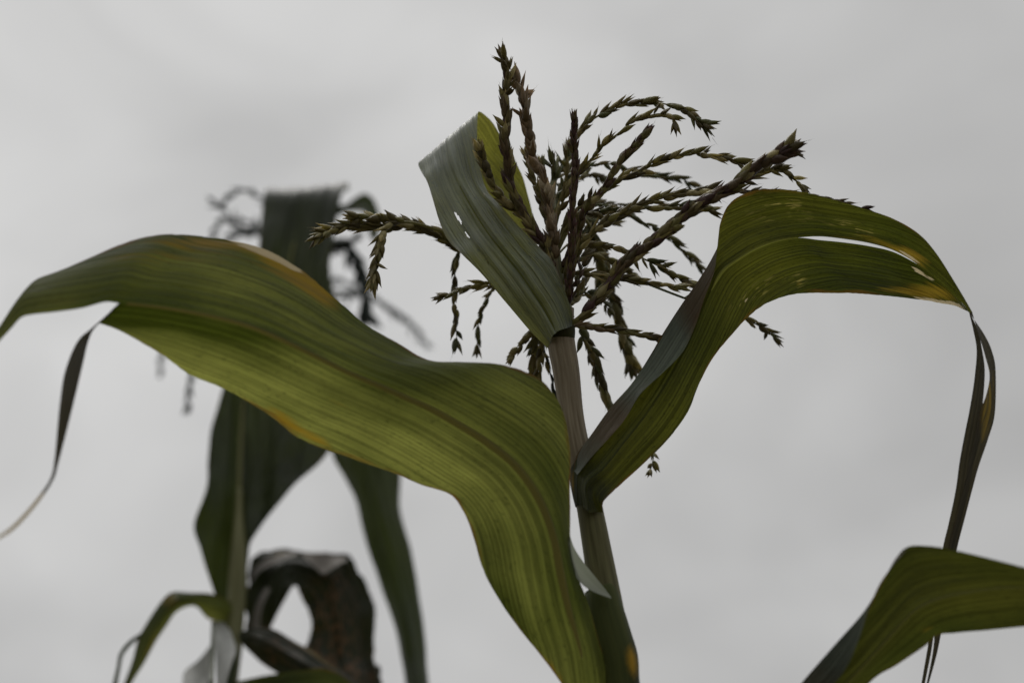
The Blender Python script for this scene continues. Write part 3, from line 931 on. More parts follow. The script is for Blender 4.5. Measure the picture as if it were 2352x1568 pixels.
def tassel_branch(tassel, path, depth, pal, size=(34, 11), gap=9.0, ranks=2, flare=14, bare=0.05, stem=3.0, tipflare=1.0, seed=0, wild=0.08, mat=None, label=None, twist=1.0, tipcol=None):
    rng = random.Random(seed * 7 + 5)
    path = pts(path) if isinstance(path, str) else path
    n = len(path)
    dd = keyed([(k * (n - 1), v) for k, v in depth], n)
    Wp = np.array([P(x, y, d) for (x, y), d in zip(path, dd)])
    dm = float(np.mean(dd))
    u1 = PX * dm
    m = Mesh()
    c0 = pal[0]
    tube(m, Wp, np.linspace(stem, stem * 0.45, n) * u1, 7, (c0[0] * 0.9, c0[1] * 0.95, c0[2] * 0.9, 1), per=5)
    c, _ = hermite(Wp, 24)
    seg = np.linalg.norm(np.diff(c, axis=0), axis=1)
    acc = np.concatenate([[0], np.cumsum(seg)])
    tot = acc[-1]
    up = np.array([0.2, -0.8, 0.35])
    pos = tot * bare
    k = 0
    ang0 = rng.uniform(0, 6.28)
    tw = 0.0
    while pos < tot - size[0] * u1 * 0.3:
        i = int(np.searchsorted(acc, pos)) - 1
        i = max(1, min(len(c) - 2, i))
        p = c[i] + (c[i + 1] - c[i]) * ((pos - acc[i]) / (acc[i + 1] - acc[i] + 1e-9))
        t = c[i + 1] - c[i - 1]
        t /= np.linalg.norm(t)
        e1 = np.cross(t, up)
        e1 /= np.linalg.norm(e1)
        e2 = np.cross(t, e1)
        s = pos / tot
        tw += 0.16 * twist
        a = ang0 + tw + 2 * math.pi * k / ranks + (rng.gauss(0, 0.25)) + (0.5 * math.pi / ranks if (k // ranks) % 2 else 0)
        rad = e1 * math.cos(a) + e2 * math.sin(a)
        th = R(max(2, rng.gauss(flare * 0.72, 5.5) + tipflare * 16 * max(0, (s - 0.86) / 0.14)))
        if rng.random() < wild:
            th += R(rng.uniform(14, 38))
        ax = t * math.cos(th) + rad * math.sin(th)
        ax /= np.linalg.norm(ax)
        r2 = rad - ax * (rad @ ax)
        r2 /= np.linalg.norm(r2)
        tn = np.cross(ax, r2)
        Ls = size[0] * u1 * rng.uniform(0.75, 1.32)
        Ws = size[1] * u1 * rng.uniform(0.72, 1.18)
        col = np.array(rng.choice(pal)) * rng.uniform(0.75, 1.25)
        tcl = col * np.array([1.08, 0.98, 0.85]) if tipcol is None else np.array(tipcol) * rng.uniform(0.7, 1.2)
        q = p + rad * stem * u1 * 0.7
        if rng.random() < 0.30:                      # opened glumes
            for sg in (-1, 1):
                ax2 = ax * math.cos(0.17) + tn * sg * math.sin(0.17)
                add_spikelet(m, q, ax2, r2, np.cross(ax2, r2), Ls * rng.uniform(0.9, 1.08), Ws * 0.62, col * rng.uniform(0.85, 1.15), tcl, rng.uniform(0.0, 0.2))
        else:
            add_spikelet(m, q, ax, r2, tn, Ls, Ws, col, tcl, rng.uniform(-0.05, 0.16))
            if rng.random() < 0.25:                  # a stalked second spikelet of the pair
                th2 = th + R(rng.uniform(5, 14))
                ax3 = t * math.cos(th2) + (rad * 0.8 + e2 * rng.uniform(-0.6, 0.6)) * math.sin(th2)
                ax3 /= np.linalg.norm(ax3)
                r3 = rad - ax3 * (rad @ ax3)
                r3 /= np.linalg.norm(r3)
                add_spikelet(m, q + t * Ls * 0.25, ax3, r3, np.cross(ax3, r3), Ls * 0.85, Ws * 0.8, col * rng.uniform(0.7, 1.2), tcl, 0.1)
        if rng.random() < 0.35:                      # bristle-fine awn
            a0 = q + ax * Ls * 0.9
            a1 = a0 + (ax + rad * rng.uniform(-0.2, 0.5) + tn * rng.uniform(-0.4, 0.4)) * Ls * rng.uniform(0.25, 0.6)
            wv = 0.5 * u1
            m.add([a0 + tn * wv, a0 - tn * wv, a0 + r2 * wv, a1], [(0, 1, 3), (1, 2, 3), (2, 0, 3)], None, None, np.tile(np.append(tcl, 1.0), (4, 1)))
        pos += gap * u1 * rng.choice((0.5, 0.75, 0.9, 1.0, 1.1, 1.3, 1.7))
        k += 1
    for j in range(4):                               # terminal spikelets
        t = c[-1] - c[-3]
        t /= np.linalg.norm(t)
        e1 = np.cross(t, up)
        e1 /= np.linalg.norm(e1)
        e2 = np.cross(t, e1)
        a = j * 1.6 + ang0
        rad = e1 * math.cos(a) + e2 * math.sin(a)
        th = R(rng.uniform(4, 10 + 12 * tipflare))
        ax = t * math.cos(th) + rad * math.sin(th)
        r2 = rad - ax * (rad @ ax)
        r2 /= np.linalg.norm(r2)
        col = np.array(rng.choice(pal))
        add_spikelet(m, c[-1] - t * size[0] * u1 * 0.4, ax, r2, np.cross(ax, r2), size[0] * u1 * rng.uniform(0.8, 1.1), size[1] * u1 * 0.75, col, col * np.array([1.1, .95, .8]), 0.06)
    o = m.build('tassel_branch', mat or M_SPIKE, None, Wp[0])
    attach(o, tassel)
    if label:
        o['label'] = label
    return o


rm = Mesh()
rach = [(1300, 730, 1.004, 20), (1294, 690, 1.008, 16), (1284, 640, 1.014, 13), (1274, 570, 1.022, 12), (1268, 500, 1.03, 11), (1268, 440, 1.038, 9), (1276, 395, 1.044, 6), (1282, 360, 1.048, 3)]
tube(rm, [P(x, y, d) for x, y, d, r in rach], [r * PX * d for x, y, d, r in rach], 14, (1, 1, 1, 1), per=6)
tassel = rm.build('tassel', M_RACHIS, None, P(1300, 730, 1.004))
attach(tassel, plant)

W0 = 'thick dark purple-brown spike'
T = tassel_branch
# upright cluster
T(tassel, '1290,690 1274,640 1251,567 1220,520 1194,472 1173,429 1167,378 1160,331 1163,277 1160,223 1167,173 1154,124', [(0, 1.008), (.4, .995), (1, .985)], BROWN + PURPLE, (38, 17), 5.0, 4, 13, .12, 5, seed=1, wild=.1, label='tallest upright spike crowned with dark purple spikelets')
T(tassel, '1284,650 1272,560 1258,453 1248,409 1228,375 1217,324 1207,277 1200,223 1184,180', [(0, 1.012), (1, .998)], PALE, (42, 18), 6.5, 3, 14, .12, 4, seed=2, wild=.14, label='upright branch with pale pinkish spikelets')
T(tassel, '1276,600 1246,560 1204,495 1160,463 1133,426 1113,378 1099,335', [(0, 1.016), (.5, 1.0), (1, .985)], BROWN, (36, 16), 6.5, 3, 11, .1, 4.5, seed=3)
T(tassel, '1272,545 1255,500 1238,440 1222,400 1206,352', [(0, 1.024), (1, 1.03)], BROWN, (34, 12), 9, 2, 13, .1, 3.5, seed=4)
T(tassel, '1268,500 1258,455 1250,410 1243,370', [(0, 1.03), (1, 1.04)], GREEN + BROWN, (34, 11), 10, 2, 16, .1, 3, seed=41)
T(tassel, '1270,430 1275,405 1270,382 1268,362', [(0, 1.04), (1, 1.04)], GREEN + BROWN, (40, 11), 8, 3, 20, .1, 4, seed=5, wild=.2)
T(tassel, '1272,420 1288,392 1300,360 1306,335', [(0, 1.04), (1, 1.06)], GREEN, (36, 11), 8, 3, 20, .05, 4, seed=6, wild=.2)
T(tassel, '1274,470 1292,430 1306,405 1318,385', [(0, 1.034), (1, 1.08)], GREEN, (34, 11), 10, 2, 18, .05, 3, seed=61, wild=.25)
# left branches passing behind the flag leaf
T(tassel, '1294,690 1230,660 1150,620 1090,585 1042,562 1011,545 960,520 900,503 850,502 805,498', [(0, 1.01), (.25, 1.06), (1, 1.03)], BROWN, (38, 15), 7.5, 3, 13, .35, 5, seed=7, wild=.14, tipflare=.8)
T(tassel, '1294,700 1220,650 1120,580 1040,540 985,528 930,519 870,520 810,518 760,530 724,548', [(0, 1.01), (.25, 1.065), (1, 1.02)], BROWN, (40, 15), 7, 3, 12, .3, 5, seed=8, wild=.1, tipflare=1.5, label='long branch stretching left past the flag leaf with a fanned tip')
T(tassel, '1040,541 950,512 905,512 884,530 871,572 864,612 855,655', [(0, 1.04), (1, 1.01)], BROWN, (38, 16), 7.5, 3, 15, .38, 3.5, seed=9, wild=.1, label='side branch hanging straight down at the left')
T(tassel, '1292,700 1200,640 1110,570 1062,565 1050,590 1044,640 1044,707 1047,745 1050,795', [(0, 1.01), (.3, 1.07), (1, 1.06)], GREEN + BROWN, (36, 13), 15, 2, 14, .55, 2.2, seed=10, wild=.16)
T(tassel, '1296,712 1220,670 1160,650 1111,653 1060,666 1008,684', [(0, 1.01), (.4, 1.05), (1, 1.04)], BROWN, (34, 12), 10, 2, 15, .4, 3, seed=11, wild=.1)
T(tassel, '1294,705 1210,660 1150,655 1130,668 1117,695 1101,730 1097,767 1096,805', [(0, 1.01), (.4, 1.07), (1, 1.08)], GREEN + BROWN, (34, 11), 16, 2, 13, .5, 2, seed=12, wild=.1)
T(tassel, '1294,725 1262,735 1225,761 1195,794 1172,826', [(0, 1.02), (1, 1.05)], BROWN, (30, 13), 8, 3, 20, .25, 3, seed=13)
T(tassel, '1292,732 1255,745 1234,774 1228,815 1224,858', [(0, 1.025), (1, 1.06)], GREEN + BROWN, (42, 18), 7, 3, 10, .3, 3.5, seed=14)
T(tassel, '1288,735 1255,760 1249,794 1262,850 1277,909', [(0, 1.03), (1, 1.07)], FARG + GREEN, (44, 10), 22, 2, 5, .3, 3.5, seed=15, wild=0)
# front upright spike
T(tassel, '1303,722 1308,660 1311,617 1314,561 1314,493 1319,430 1321,375 1318,311 1320,268', [(0, .998), (.4, .985), (1, .975)], PURPLE, (30, 11), 5.2, 4, 7, .03, 5.5, seed=16, wild=.03, tipflare=.4, label='slim upright purple spike in front', tipcol=(0.14, 0.03, 0.06))
# arcs to the upper right
T(tassel, '1268,500 1285,462 1304,395 1306,345 1328,308 1358,277 1385,260 1419,243 1456,237 1486,233 1515,237 1547,244 1581,258 1602,276 1626,291', [(0, 1.03), (.5, 1.02), (1, 1.0)], BROWN + GREEN, (36, 13), 10, 2, 10, .12, 3, seed=17, wild=.16)
T(tassel, '1272,540 1290,470 1311,426 1335,389 1365,358 1385,331 1419,308 1446,284 1480,270 1513,262 1538,266 1548,278 1551,292', [(0, 1.025), (.5, 1.0), (1, .99)], BROWN, (36, 12), 11, 2, 10, .1, 3, seed=18, wild=.14)
T(tassel, '1284,640 1310,580 1328,537 1340,493 1365,459 1392,426 1419,382 1453,341 1483,304', [(0, 1.014), (1, .985)], BROWN + PURPLE, (38, 15), 8.5, 3, 6, .06, 4.5, seed=19, wild=.04, tipflare=.2, tipcol=(0.13, 0.04, 0.06))
T(tassel, '1276,585 1300,520 1328,476 1368,448 1412,419 1463,399 1500,378 1541,362 1588,352 1632,357 1676,365 1702,376 1728,382', [(0, 1.02), (1, 1.0)], BROWN, (38, 13), 9.5, 2, 9, .1, 3.5, seed=20, wild=.16)
T(tassel, '1307,742 1325,735 1357,702 1397,656 1431,612 1463,584 1514,544 1564,500 1615,463 1682,429 1733,385 1784,358 1826,334', [(0, .992), (.5, .97), (1, .955)], BROWN + PURPLE + PURPLE, (44, 20), 5.5, 4, 9, .04, 7, seed=21, wild=.05, tipflare=1.6, label='thick spike slanting up to the right in front')
T(tassel, '1690,425 1740,400 1783,386 1817,405 1848,434', [(0, 1.0), (1, 1.0)], BROWN, (36, 13), 9, 2, 18, .05, 3, seed=22, wild=.2)
T(tassel, '1288,670 1312,610 1335,563 1365,530 1412,500 1463,473 1514,456 1560,447 1612,440 1640,434', [(0, 1.01), (1, .995)], BROWN, (40, 14), 8.5, 3, 9, .06, 4.5, seed=23, wild=.08)
T(tassel, '1276,580 1300,520 1331,493 1379,487 1446,481 1514,477 1581,476 1640,483', [(0, 1.02), (1, 1.03)], BROWN + GREEN, (38, 13), 11, 2, 10, .1, 3, seed=24, wild=.12)
T(tassel, '1290,440 1318,398 1338,387 1379,377 1410,378 1445,392 1497,403 1540,407 1568,412 1592,424', [(0, 1.04), (1, 1.10)], GREEN, (38, 11), 15, 2, 11, .2, 2, seed=25, wild=.12)
T(tassel, '1290,520 1330,478 1365,468 1392,467 1425,471 1450,478', [(0, 1.04), (1, 1.10)], GREEN, (38, 11), 15, 2, 10, .2, 2.2, seed=26, wild=.1)
T(tassel, '1290,520 1360,470 1415,480 1453,498 1480,512 1507,524 1541,548 1568,574 1592,598 1610,616', [(0, 1.04), (1, 1.09)], GREEN, (38, 12), 15, 2, 10, .3, 2.2, seed=27, wild=.12)
T(tassel, '1286,640 1310,590 1335,567 1379,564 1419,571 1463,588 1507,608 1548,630 1596,658', [(0, 1.015), (1, 1.03)], BROWN + GREEN, (38, 13), 10, 2, 9, .08, 3.5, seed=28, wild=.1)
T(tassel, '1288,655 1310,634 1333,627 1364,632 1414,637 1470,645 1530,656 1572,660', [(0, 1.013), (1, 1.01)], BROWN, (36, 13), 10, 2, 9, .08, 3.5, seed=29, wild=.1)
T(tassel, '1278,580 1310,520 1335,500 1352,515 1367,555 1381,605 1388,656 1411,690 1424,734 1433,780 1446,820 1455,850', [(0, 1.02), (.5, 1.07), (1, 1.08)], BROWN + GREEN, (40, 19), 5.0, 4, 15, .3, 5, seed=30, wild=.12, label='heavy drooping branch packed with spikelets')
T(tassel, '1310,750 1330,748 1364,752 1414,757 1468,767 1520,778', [(0, 1.0), (1, 1.02)], PALE[1:] + BROWN, (36, 12), 8.5, 3, 6, .05, 4, seed=31, wild=.03)
T(tassel, '1316,745 1331,752 1340,781 1362,808 1374,848 1386,892 1402,936', [(0, 1.02), (1, 1.05)], GREEN + BROWN, (44, 18), 11, 2, 12, .12, 3, seed=32, wild=.12)
T(tassel, '1470,645 1560,680 1650,712 1700,722 1726,738 1760,758 1784,782', [(0, 1.02), (1, 1.05)], GREEN + BROWN, (34, 12), 11, 2, 16, .3, 3, seed=33, wild=.15)
T(tassel, '1455,850 1485,930 1500,1010 1500,1055 1492,1085', [(0, 1.08), (1, 1.04)], GREEN + BROWN, (26, 11), 16, 2, 30, .2, 2.5, seed=34, wild=.3)
T(tassel, '1640,434 1733,440 1850,450 1925,464 1965,474 1990,482', [(0, .995), (.3, 1.03), (1, 1.02)], PURPLE, (32, 10), 12, 2, 12, .1, 3, seed=35, wild=.1)
T(tassel, '1300,700 1322,672 1331,640 1334,615 1343,600', [(0, 1.0), (1, 1.0)], PURPLE, (28, 9), 14, 2, 14, .2, 2.5, seed=36, wild=.1)

T(tassel, '1284,640 1310,612 1345,585 1385,590 1430,612 1462,640', [(0, 1.015), (1, 1.07)], GREEN + BROWN, (36, 13), 9, 2, 13, .15, 2.6, seed=101, wild=.2)
T(tassel, '1274,570 1300,530 1330,505 1372,500 1418,512', [(0, 1.02), (1, 1.08)], GREEN + BROWN, (36, 13), 9, 2, 13, .15, 2.6, seed=102, wild=.2)
T(tassel, '1268,490 1290,445 1318,415 1350,400 1385,412', [(0, 1.03), (1, 1.09)], GREEN + BROWN, (36, 12), 10, 2, 13, .15, 2.4, seed=103, wild=.2)
T(tassel, '1296,700 1318,680 1350,672 1382,690 1402,718', [(0, 1.01), (1, 1.06)], GREEN + BROWN, (34, 12), 10, 2, 13, .15, 2.4, seed=104, wild=.2)
T(tassel, '1276,590 1306,560 1340,545 1362,562 1376,600 1386,640', [(0, 1.02), (1, 1.09)], BROWN, (38, 15), 7, 3, 14, .25, 3, seed=105, wild=.15)
T(tassel, '1316,740 1336,752 1352,790 1360,830 1372,868', [(0, 1.02), (1, 1.07)], GREEN + BROWN, (34, 12), 11, 2, 14, .2, 2.2, seed=95, wild=.2)
T(tassel, '1346,520 1372,560 1398,620 1404,680 1422,740 1444,790', [(0, 1.06), (1, 1.09)], GREEN + BROWN, (36, 14), 7, 3, 16, .1, 3, seed=96, wild=.2)
T(tassel, '1290,735 1262,750 1246,790 1240,830 1238,866', [(0, 1.03), (1, 1.05)], BROWN, (36, 13), 9, 3, 10, .3, 2.5, seed=97, wild=.1)
T(tassel, '1300,705 1318,690 1334,668 1346,640', [(0, 1.0), (1, 1.03)], BROWN, (30, 12), 9, 2, 16, .1, 2.5, seed=90, wild=.2)
T(tassel, '1294,690 1316,655 1340,610 1352,570', [(0, 1.01), (1, 1.05)], GREEN + BROWN, (32, 12), 9, 2, 14, .15, 2.5, seed=91, wild=.2)
T(tassel, '1284,640 1305,600 1325,560 1345,530 1362,508', [(0, 1.015), (1, 1.06)], GREEN + BROWN, (32, 12), 9, 2, 14, .1, 2.5, seed=92, wild=.2)
T(tassel, '1272,540 1258,560 1246,590 1240,620', [(0, 1.024), (1, 1.07)], GREEN, (32, 11), 12, 2, 16, .15, 2.5, seed=93, wild=.2)
T(tassel, '1290,675 1272,650 1262,610 1258,560', [(0, 1.01), (1, 1.0)], BROWN, (32, 12), 9, 2, 12, .15, 2.5, seed=94, wild=.2)

# ================================================================== the far maize plant
stalk_far = [(550, 1120, 1.50, 7), (549, 1180, 1.485, 10), (548, 1240, 1.47, 16), (546, 1300, 1.46, 20), (542, 1400, 1.445, 21), (535, 1480, 1.43, 22), (522, 1570, 1.415, 24), (500, 1720, 1.39, 26)]
base_far = P(500, 1720, 1.39)
foot_far = np.array([base_far[0] - 0.04, base_far[1] + 0.02, 0.0])
far = empty('corn_plant', foot_far, 'blurred maize plant standing behind with dark drooping leaves, one withered and rusty', 'corn plant')
fm = Mesh()
fp = [P(x, y, d) for x, y, d, r in stalk_far]
fr = [r * PX * d for x, y, d, r in stalk_far]
for f in (0.3, 0.65, 1.0):
    fp.append(base_far + (foot_far - base_far) * f)
    fr.append(0.0135 + 0.002 * f)
tube(fm, fp, fr, 20, (1, 1, 1, 1), per=5)
fst = fm.build('stalk', M_STALK_BG, None, foot_far)
attach(fst, far)


def far_leaf(seed, e1, m, e2, d1, dm, d2, mat, label, flip, bulge=0.003, rib=None, **kw):
    kw.setdefault('ruffle', 0.001)
    lf = Leaf(seed)
    e1, m, e2 = pts(e1), pts(m), pts(e2)
    lf.panel([e1, m], [-1, 0], [d1, dm], per=6, across=8, knot=1, bulge=bulge, flip=flip, keep_mid=1, **kw)
    lf.panel([m, e2], [0, 1], [dm, d2], per=6, across=8, knot=0, bulge=bulge, flip=flip, **kw)
    o = lf.build(mat, far, label)
    if rib:
        lf.rib(o, rib[0], rib[1], rib[2], rib[3], rib[4], rib[5], rib[6])
    return o


# upright flag leaf seen from its grey upper side, tip folded back
far_leaf(51, '528,1440 488,1352 461,1265 447,1203 472,1125 478,1060 485,985 504,918 540,800 580,680 594,570 600,500 607,445 612,432 640,450',
         '545,1440 540,1345 545,1262 548,1197 551,1120 553,1050 556,975 562,900 600,790 650,680 674,570 690,500 700,445 704,430 716,446',
         '566,1400 570,1302 578,1240 602,1203 672,1120 748,1045 788,960 800,870 790,770 768,680 758,600 772,510 788,440 797,418 802,436',
         [(0, 1.46), (3, 1.46), (7, 1.53), (10, 1.60), (13, 1.68), (14, 1.71)], [(0, 1.475), (3, 1.50), (7, 1.555), (10, 1.62), (13, 1.68), (14, 1.72)],
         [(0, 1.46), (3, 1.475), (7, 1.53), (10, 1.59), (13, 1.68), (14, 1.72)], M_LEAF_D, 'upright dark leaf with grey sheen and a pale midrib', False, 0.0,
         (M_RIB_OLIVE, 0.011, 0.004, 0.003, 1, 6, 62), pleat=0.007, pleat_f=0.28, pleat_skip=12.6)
# curled green tip at its upper right
tl_ = Leaf(52)
tl_.panel([pts('770,470 793,470 815,455 837,444 856,455 866,474 872,495 872,525 866,552'), pts('770,500 795,488 815,486 836,489 844,498 846,510 846,525 850,545 860,556')], [-1, 1],
          [[(0, 1.70), (8, 1.66)], [(0, 1.68), (8, 1.64)]], per=6, across=8, bulge=-0.004, flip=True)
tl_.build(M_LEAF_D, far, 'small curled green leaf tip')
# drooping leaf at the right, arching from the stalk behind the upright one
far_leaf(53, '552,1130 600,1020 690,900 750,890 752,950 757,1000 764,1046 790,1095 818,1151 842,1251 880,1360 903,1427 922,1512 932,1568 950,1700',
         '556,1130 620,1025 715,910 800,845 835,920 845,975 852,1030 862,1095 872,1158 893,1251 921,1355 940,1435 952,1512 959,1568 970,1700',
         '562,1130 640,1040 730,900 830,790 905,890 922,960 926,1020 920,1095 919,1165 941,1251 960,1346 974,1445 980,1512 985,1568 992,1700',
         [(0, 1.52), (3, 1.68), (8, 1.60), (14, 1.50)], [(0, 1.51), (3, 1.67), (8, 1.585), (14, 1.48)], [(0, 1.52), (3, 1.69), (8, 1.60), (14, 1.50)],
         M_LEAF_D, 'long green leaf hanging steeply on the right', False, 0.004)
# withered arching leaf
withered = far_leaf(54, '560,1460 566,1400 568,1340 572,1290 600,1270 640,1262 700,1262 760,1268 800,1275 823,1303 853,1361 860,1410 862,1505 872,1530 878,1580 885,1700',
         '590,1470 600,1420 610,1370 625,1320 645,1295 665,1290 700,1295 735,1310 765,1335 780,1370 788,1410 790,1450 790,1505 792,1540 795,1580 800,1700',
         '612,1476 625,1432 648,1390 670,1352 674,1346 677,1345 680,1350 688,1362 700,1385 709,1405 715,1432 708,1465 700,1500 712,1540 722,1580 735,1700',
         [(0, 1.47), (6, 1.54), (8, 1.53), (11, 1.50), (15, 1.44)], [(0, 1.455), (6, 1.51), (8, 1.505), (11, 1.475), (15, 1.42)], [(0, 1.455), (6, 1.49), (8, 1.49), (11, 1.475), (15, 1.43)],
         M_LEAF_DRY, 'withered dark leaf bent over with rusty brown patches', True, -0.004, None,
         rust=[(765, 1370, 40, 90, 0, 1.0), (760, 1500, 55, 80, 0, 1.2), (800, 1560, 60, 50, 0, 1.2), (585, 1450, 25, 20, 0, 1)],
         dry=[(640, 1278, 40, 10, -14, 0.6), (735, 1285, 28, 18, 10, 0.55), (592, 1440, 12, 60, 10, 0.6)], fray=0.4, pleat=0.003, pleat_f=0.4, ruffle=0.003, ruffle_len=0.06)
fl = Leaf(71)  # pale flap paints in the lit top of the bend
fl.panel([pts('690,1266 715,1268 745,1270 775,1274 800,1280'), pts('706,1284 724,1302 742,1318 765,1304 788,1290')], [-1, 1], [[(0, 1.512), (4, 1.512)], [(0, 1.49), (4, 1.485)]], per=6, across=6, flip=False, bulge=0.002)
f1 = fl.m.build('folded_flap', M_FLAP, None, fl.m.v[0][0])
attach(f1, withered)
fl = Leaf(72)
fl.panel([pts('570,1335 585,1303 612,1283 645,1272 682,1266'), pts('577,1338 596,1312 622,1296 652,1284 686,1272')], [-1, 1], [[(0, 1.50), (4, 1.50)], [(0, 1.485), (4, 1.49)]], per=6, across=6, bulge=0.002)
f2 = fl.m.build('folded_flap', M_FLAP, None, fl.m.v[0][0])
attach(f2, withered)
fl = Leaf(73)
fl.panel([pts('612,1345 594,1375 582,1410 580,1445 586,1470'), pts('622,1352 606,1385 598,1420 600,1455 610,1484')], [-1, 1], [[(0, 1.47), (4, 1.42)], [(0, 1.46), (4, 1.41)]], per=6, across=6, bulge=0.002)
f3 = fl.m.build('folded_flap', M_FLAP, None, fl.m.v[0][0])
attach(f3, withered)
# dark leaf running down to the right
far_leaf(55, '548,1452 585,1440 625,1443 679,1472 721,1496 770,1530 823,1572 880,1640', '548,1463 580,1462 620,1475 665,1502 705,1525 750,1556 800,1592 850,1650',
         '552,1474 574,1496 600,1520 640,1548 680,1570 730,1596 780,1620 820,1660', [(0, 1.42), (4, 1.38), (7, 1.36)], [(0, 1.41), (4, 1.36), (7, 1.34)], [(0, 1.42), (4, 1.37), (7, 1.35)],
         M_LEAF_DRY, 'dark leaf slanting down with brown margin', True, -0.002, None, yellow=[(720, 1500, 90, 10, 35, .5)], rust=[(640, 1500, 60, 30, 30, .8)])
# leaf whose upper edge just enters at the bottom
far_leaf(56, '500,1575 538,1566 580,1556 625,1547 697,1538 745,1534 800,1560 850,1610', '500,1590 545,1590 600,1588 650,1583 710,1576 760,1578 810,1600 850,1630',
         '505,1610 560,1620 620,1625 680,1625 730,1622 770,1622 815,1632 850,1645', [(0, 1.40), (7, 1.30)], [(0, 1.38), (7, 1.29)], [(0, 1.40), (7, 1.31)],
         M_LEAF_A, 'yellow-green leaf edge low under the dark leaf', True, -0.002)
# narrow leaf bent down at the left with a thin strand
far_leaf(57, '545,1385 486,1363 440,1360 392,1359 368,1384 322,1457 305,1510 284,1570 262,1640', '545,1400 485,1390 440,1376 400,1381 378,1410 345,1470 322,1520 293,1570 268,1640',
         '545,1430 482,1422 447,1392 404,1405 385,1432 364,1463 336,1515 302,1570 275,1640', [(0, 1.45), (3, 1.39), (8, 1.36)], [(0, 1.44), (3, 1.37), (8, 1.35)], [(0, 1.45), (3, 1.39), (8, 1.36)],
         M_LEAF_A, 'narrow yellowing leaf bent sharply down at the left', False, 0.002, None, yellow=[(385, 1375, 30, 20, 0, .5), (340, 1480, 15, 60, 30, .4)])
st = Leaf(58)
st.panel([pts('324,1452 295,1472 274,1500 268,1530 258,1575 250,1650'), pts('326,1460 302,1480 283,1504 277,1532 269,1575 258,1650')], [-1, 1], [[(0, 1.372), (5, 1.35)], [(0, 1.372), (5, 1.35)]], per=6, across=3)
st.build(M_LEAF_D, far, 'thin loose leaf strand')
# pale hanging leaves below the left side of the stalk
pl = Leaf(59)
pl.panel([pts('486,1360 488,1410 491,1450 494,1500 497,1570 500,1700'), pts('500,1385 510,1425 515,1460 518,1500 510,1570 510,1700'), pts('506,1390 524,1432 537,1468 542,1492 530,1530 512,1590')], [-1, 0, 1],
         [[(0, 1.50), (5, 1.27)], [(0, 1.485), (5, 1.255)], [(0, 1.49), (5, 1.26)]], per=7, across=8, flip=True)
pl.build(M_LEAF_PALE, far, 'pale grey leaf hanging beside the stalk')
pl2 = Leaf(60)
pl2.panel([pts('484,1480 458,1512 424,1541 419,1570 415,1640'), pts('484,1520 465,1545 450,1565 440,1590 430,1650'), pts('488,1560 488,1575 487,1590 470,1620 450,1660')], [-1, 0, 1],
          [[(0, 1.47), (4, 1.37)], [(0, 1.46), (4, 1.355)], [(0, 1.46), (4, 1.36)]], per=7, across=8, flip=True)
pl2.build(M_LEAF_PALE, far, 'small pale grey leaf turned down at the bottom')
pl3 = Leaf(61)
pl3.panel([pts('485,1425 484,1470 481,1520 478,1570 475,1690'), pts('494,1425 494,1470 493,1520 492,1570 490,1690')], [-1, 1], [[(0, 1.38), (4, 1.22)], [(0, 1.38), (4, 1.22)]], per=7, across=5, bulge=-0.002)
pl3.build(M_LEAF_D, far, 'narrow dark leaf hanging in front of pale leaf')
pl4 = Leaf(62)
pl4.panel([pts('541,1488 530,1525 516,1570 510,1690'), pts('546,1490 545,1525 540,1570 540,1690')], [-1, 1], [[(0, 1.40), (3, 1.35)], [(0, 1.41), (3, 1.36)]], per=7, across=6, bulge=-0.003)
pl4.build(M_LEAF_D, far, 'dull green leaf edge below the pale leaf')

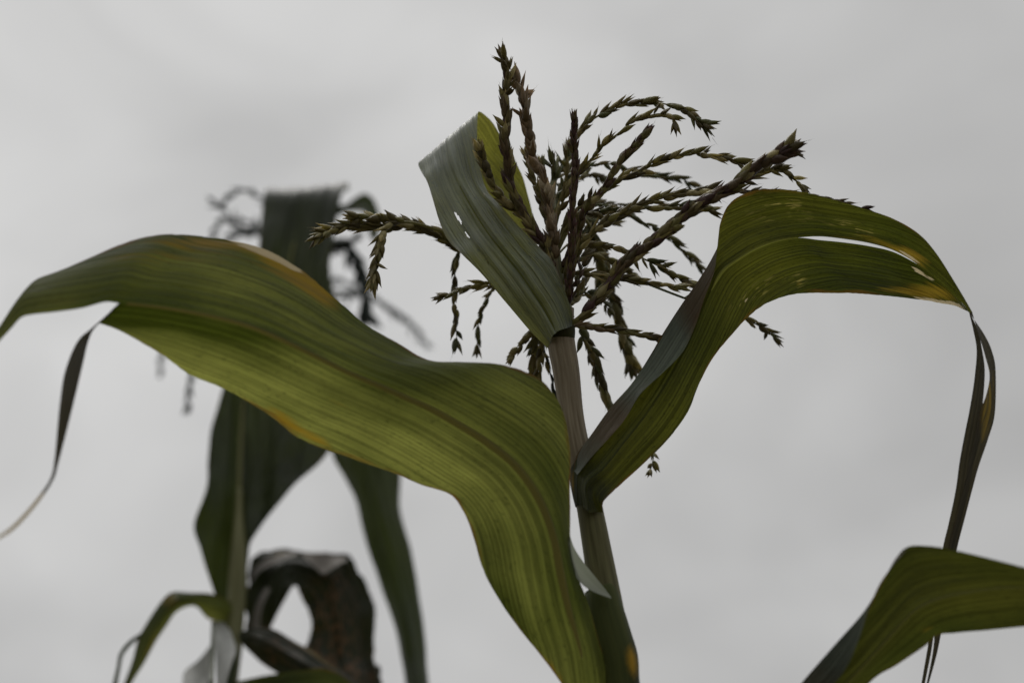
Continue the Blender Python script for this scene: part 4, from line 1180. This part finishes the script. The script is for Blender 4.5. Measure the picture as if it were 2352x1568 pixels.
frm = Mesh()
frach = [(552, 1115, 1.52, 8), (600, 960, 1.60, 8), (650, 800, 1.68, 7), (690, 640, 1.73, 6), (700, 540, 1.76, 4)]
tube(frm, [P(x, y, d) for x, y, d, r in frach], [r * PX * d for x, y, d, r in frach], 10, (0.5, 0.55, 0.45, 1), per=5)
ftas = frm.build('tassel', M_RACHIS, None, P(552, 1115, 1.52))
attach(ftas, far)
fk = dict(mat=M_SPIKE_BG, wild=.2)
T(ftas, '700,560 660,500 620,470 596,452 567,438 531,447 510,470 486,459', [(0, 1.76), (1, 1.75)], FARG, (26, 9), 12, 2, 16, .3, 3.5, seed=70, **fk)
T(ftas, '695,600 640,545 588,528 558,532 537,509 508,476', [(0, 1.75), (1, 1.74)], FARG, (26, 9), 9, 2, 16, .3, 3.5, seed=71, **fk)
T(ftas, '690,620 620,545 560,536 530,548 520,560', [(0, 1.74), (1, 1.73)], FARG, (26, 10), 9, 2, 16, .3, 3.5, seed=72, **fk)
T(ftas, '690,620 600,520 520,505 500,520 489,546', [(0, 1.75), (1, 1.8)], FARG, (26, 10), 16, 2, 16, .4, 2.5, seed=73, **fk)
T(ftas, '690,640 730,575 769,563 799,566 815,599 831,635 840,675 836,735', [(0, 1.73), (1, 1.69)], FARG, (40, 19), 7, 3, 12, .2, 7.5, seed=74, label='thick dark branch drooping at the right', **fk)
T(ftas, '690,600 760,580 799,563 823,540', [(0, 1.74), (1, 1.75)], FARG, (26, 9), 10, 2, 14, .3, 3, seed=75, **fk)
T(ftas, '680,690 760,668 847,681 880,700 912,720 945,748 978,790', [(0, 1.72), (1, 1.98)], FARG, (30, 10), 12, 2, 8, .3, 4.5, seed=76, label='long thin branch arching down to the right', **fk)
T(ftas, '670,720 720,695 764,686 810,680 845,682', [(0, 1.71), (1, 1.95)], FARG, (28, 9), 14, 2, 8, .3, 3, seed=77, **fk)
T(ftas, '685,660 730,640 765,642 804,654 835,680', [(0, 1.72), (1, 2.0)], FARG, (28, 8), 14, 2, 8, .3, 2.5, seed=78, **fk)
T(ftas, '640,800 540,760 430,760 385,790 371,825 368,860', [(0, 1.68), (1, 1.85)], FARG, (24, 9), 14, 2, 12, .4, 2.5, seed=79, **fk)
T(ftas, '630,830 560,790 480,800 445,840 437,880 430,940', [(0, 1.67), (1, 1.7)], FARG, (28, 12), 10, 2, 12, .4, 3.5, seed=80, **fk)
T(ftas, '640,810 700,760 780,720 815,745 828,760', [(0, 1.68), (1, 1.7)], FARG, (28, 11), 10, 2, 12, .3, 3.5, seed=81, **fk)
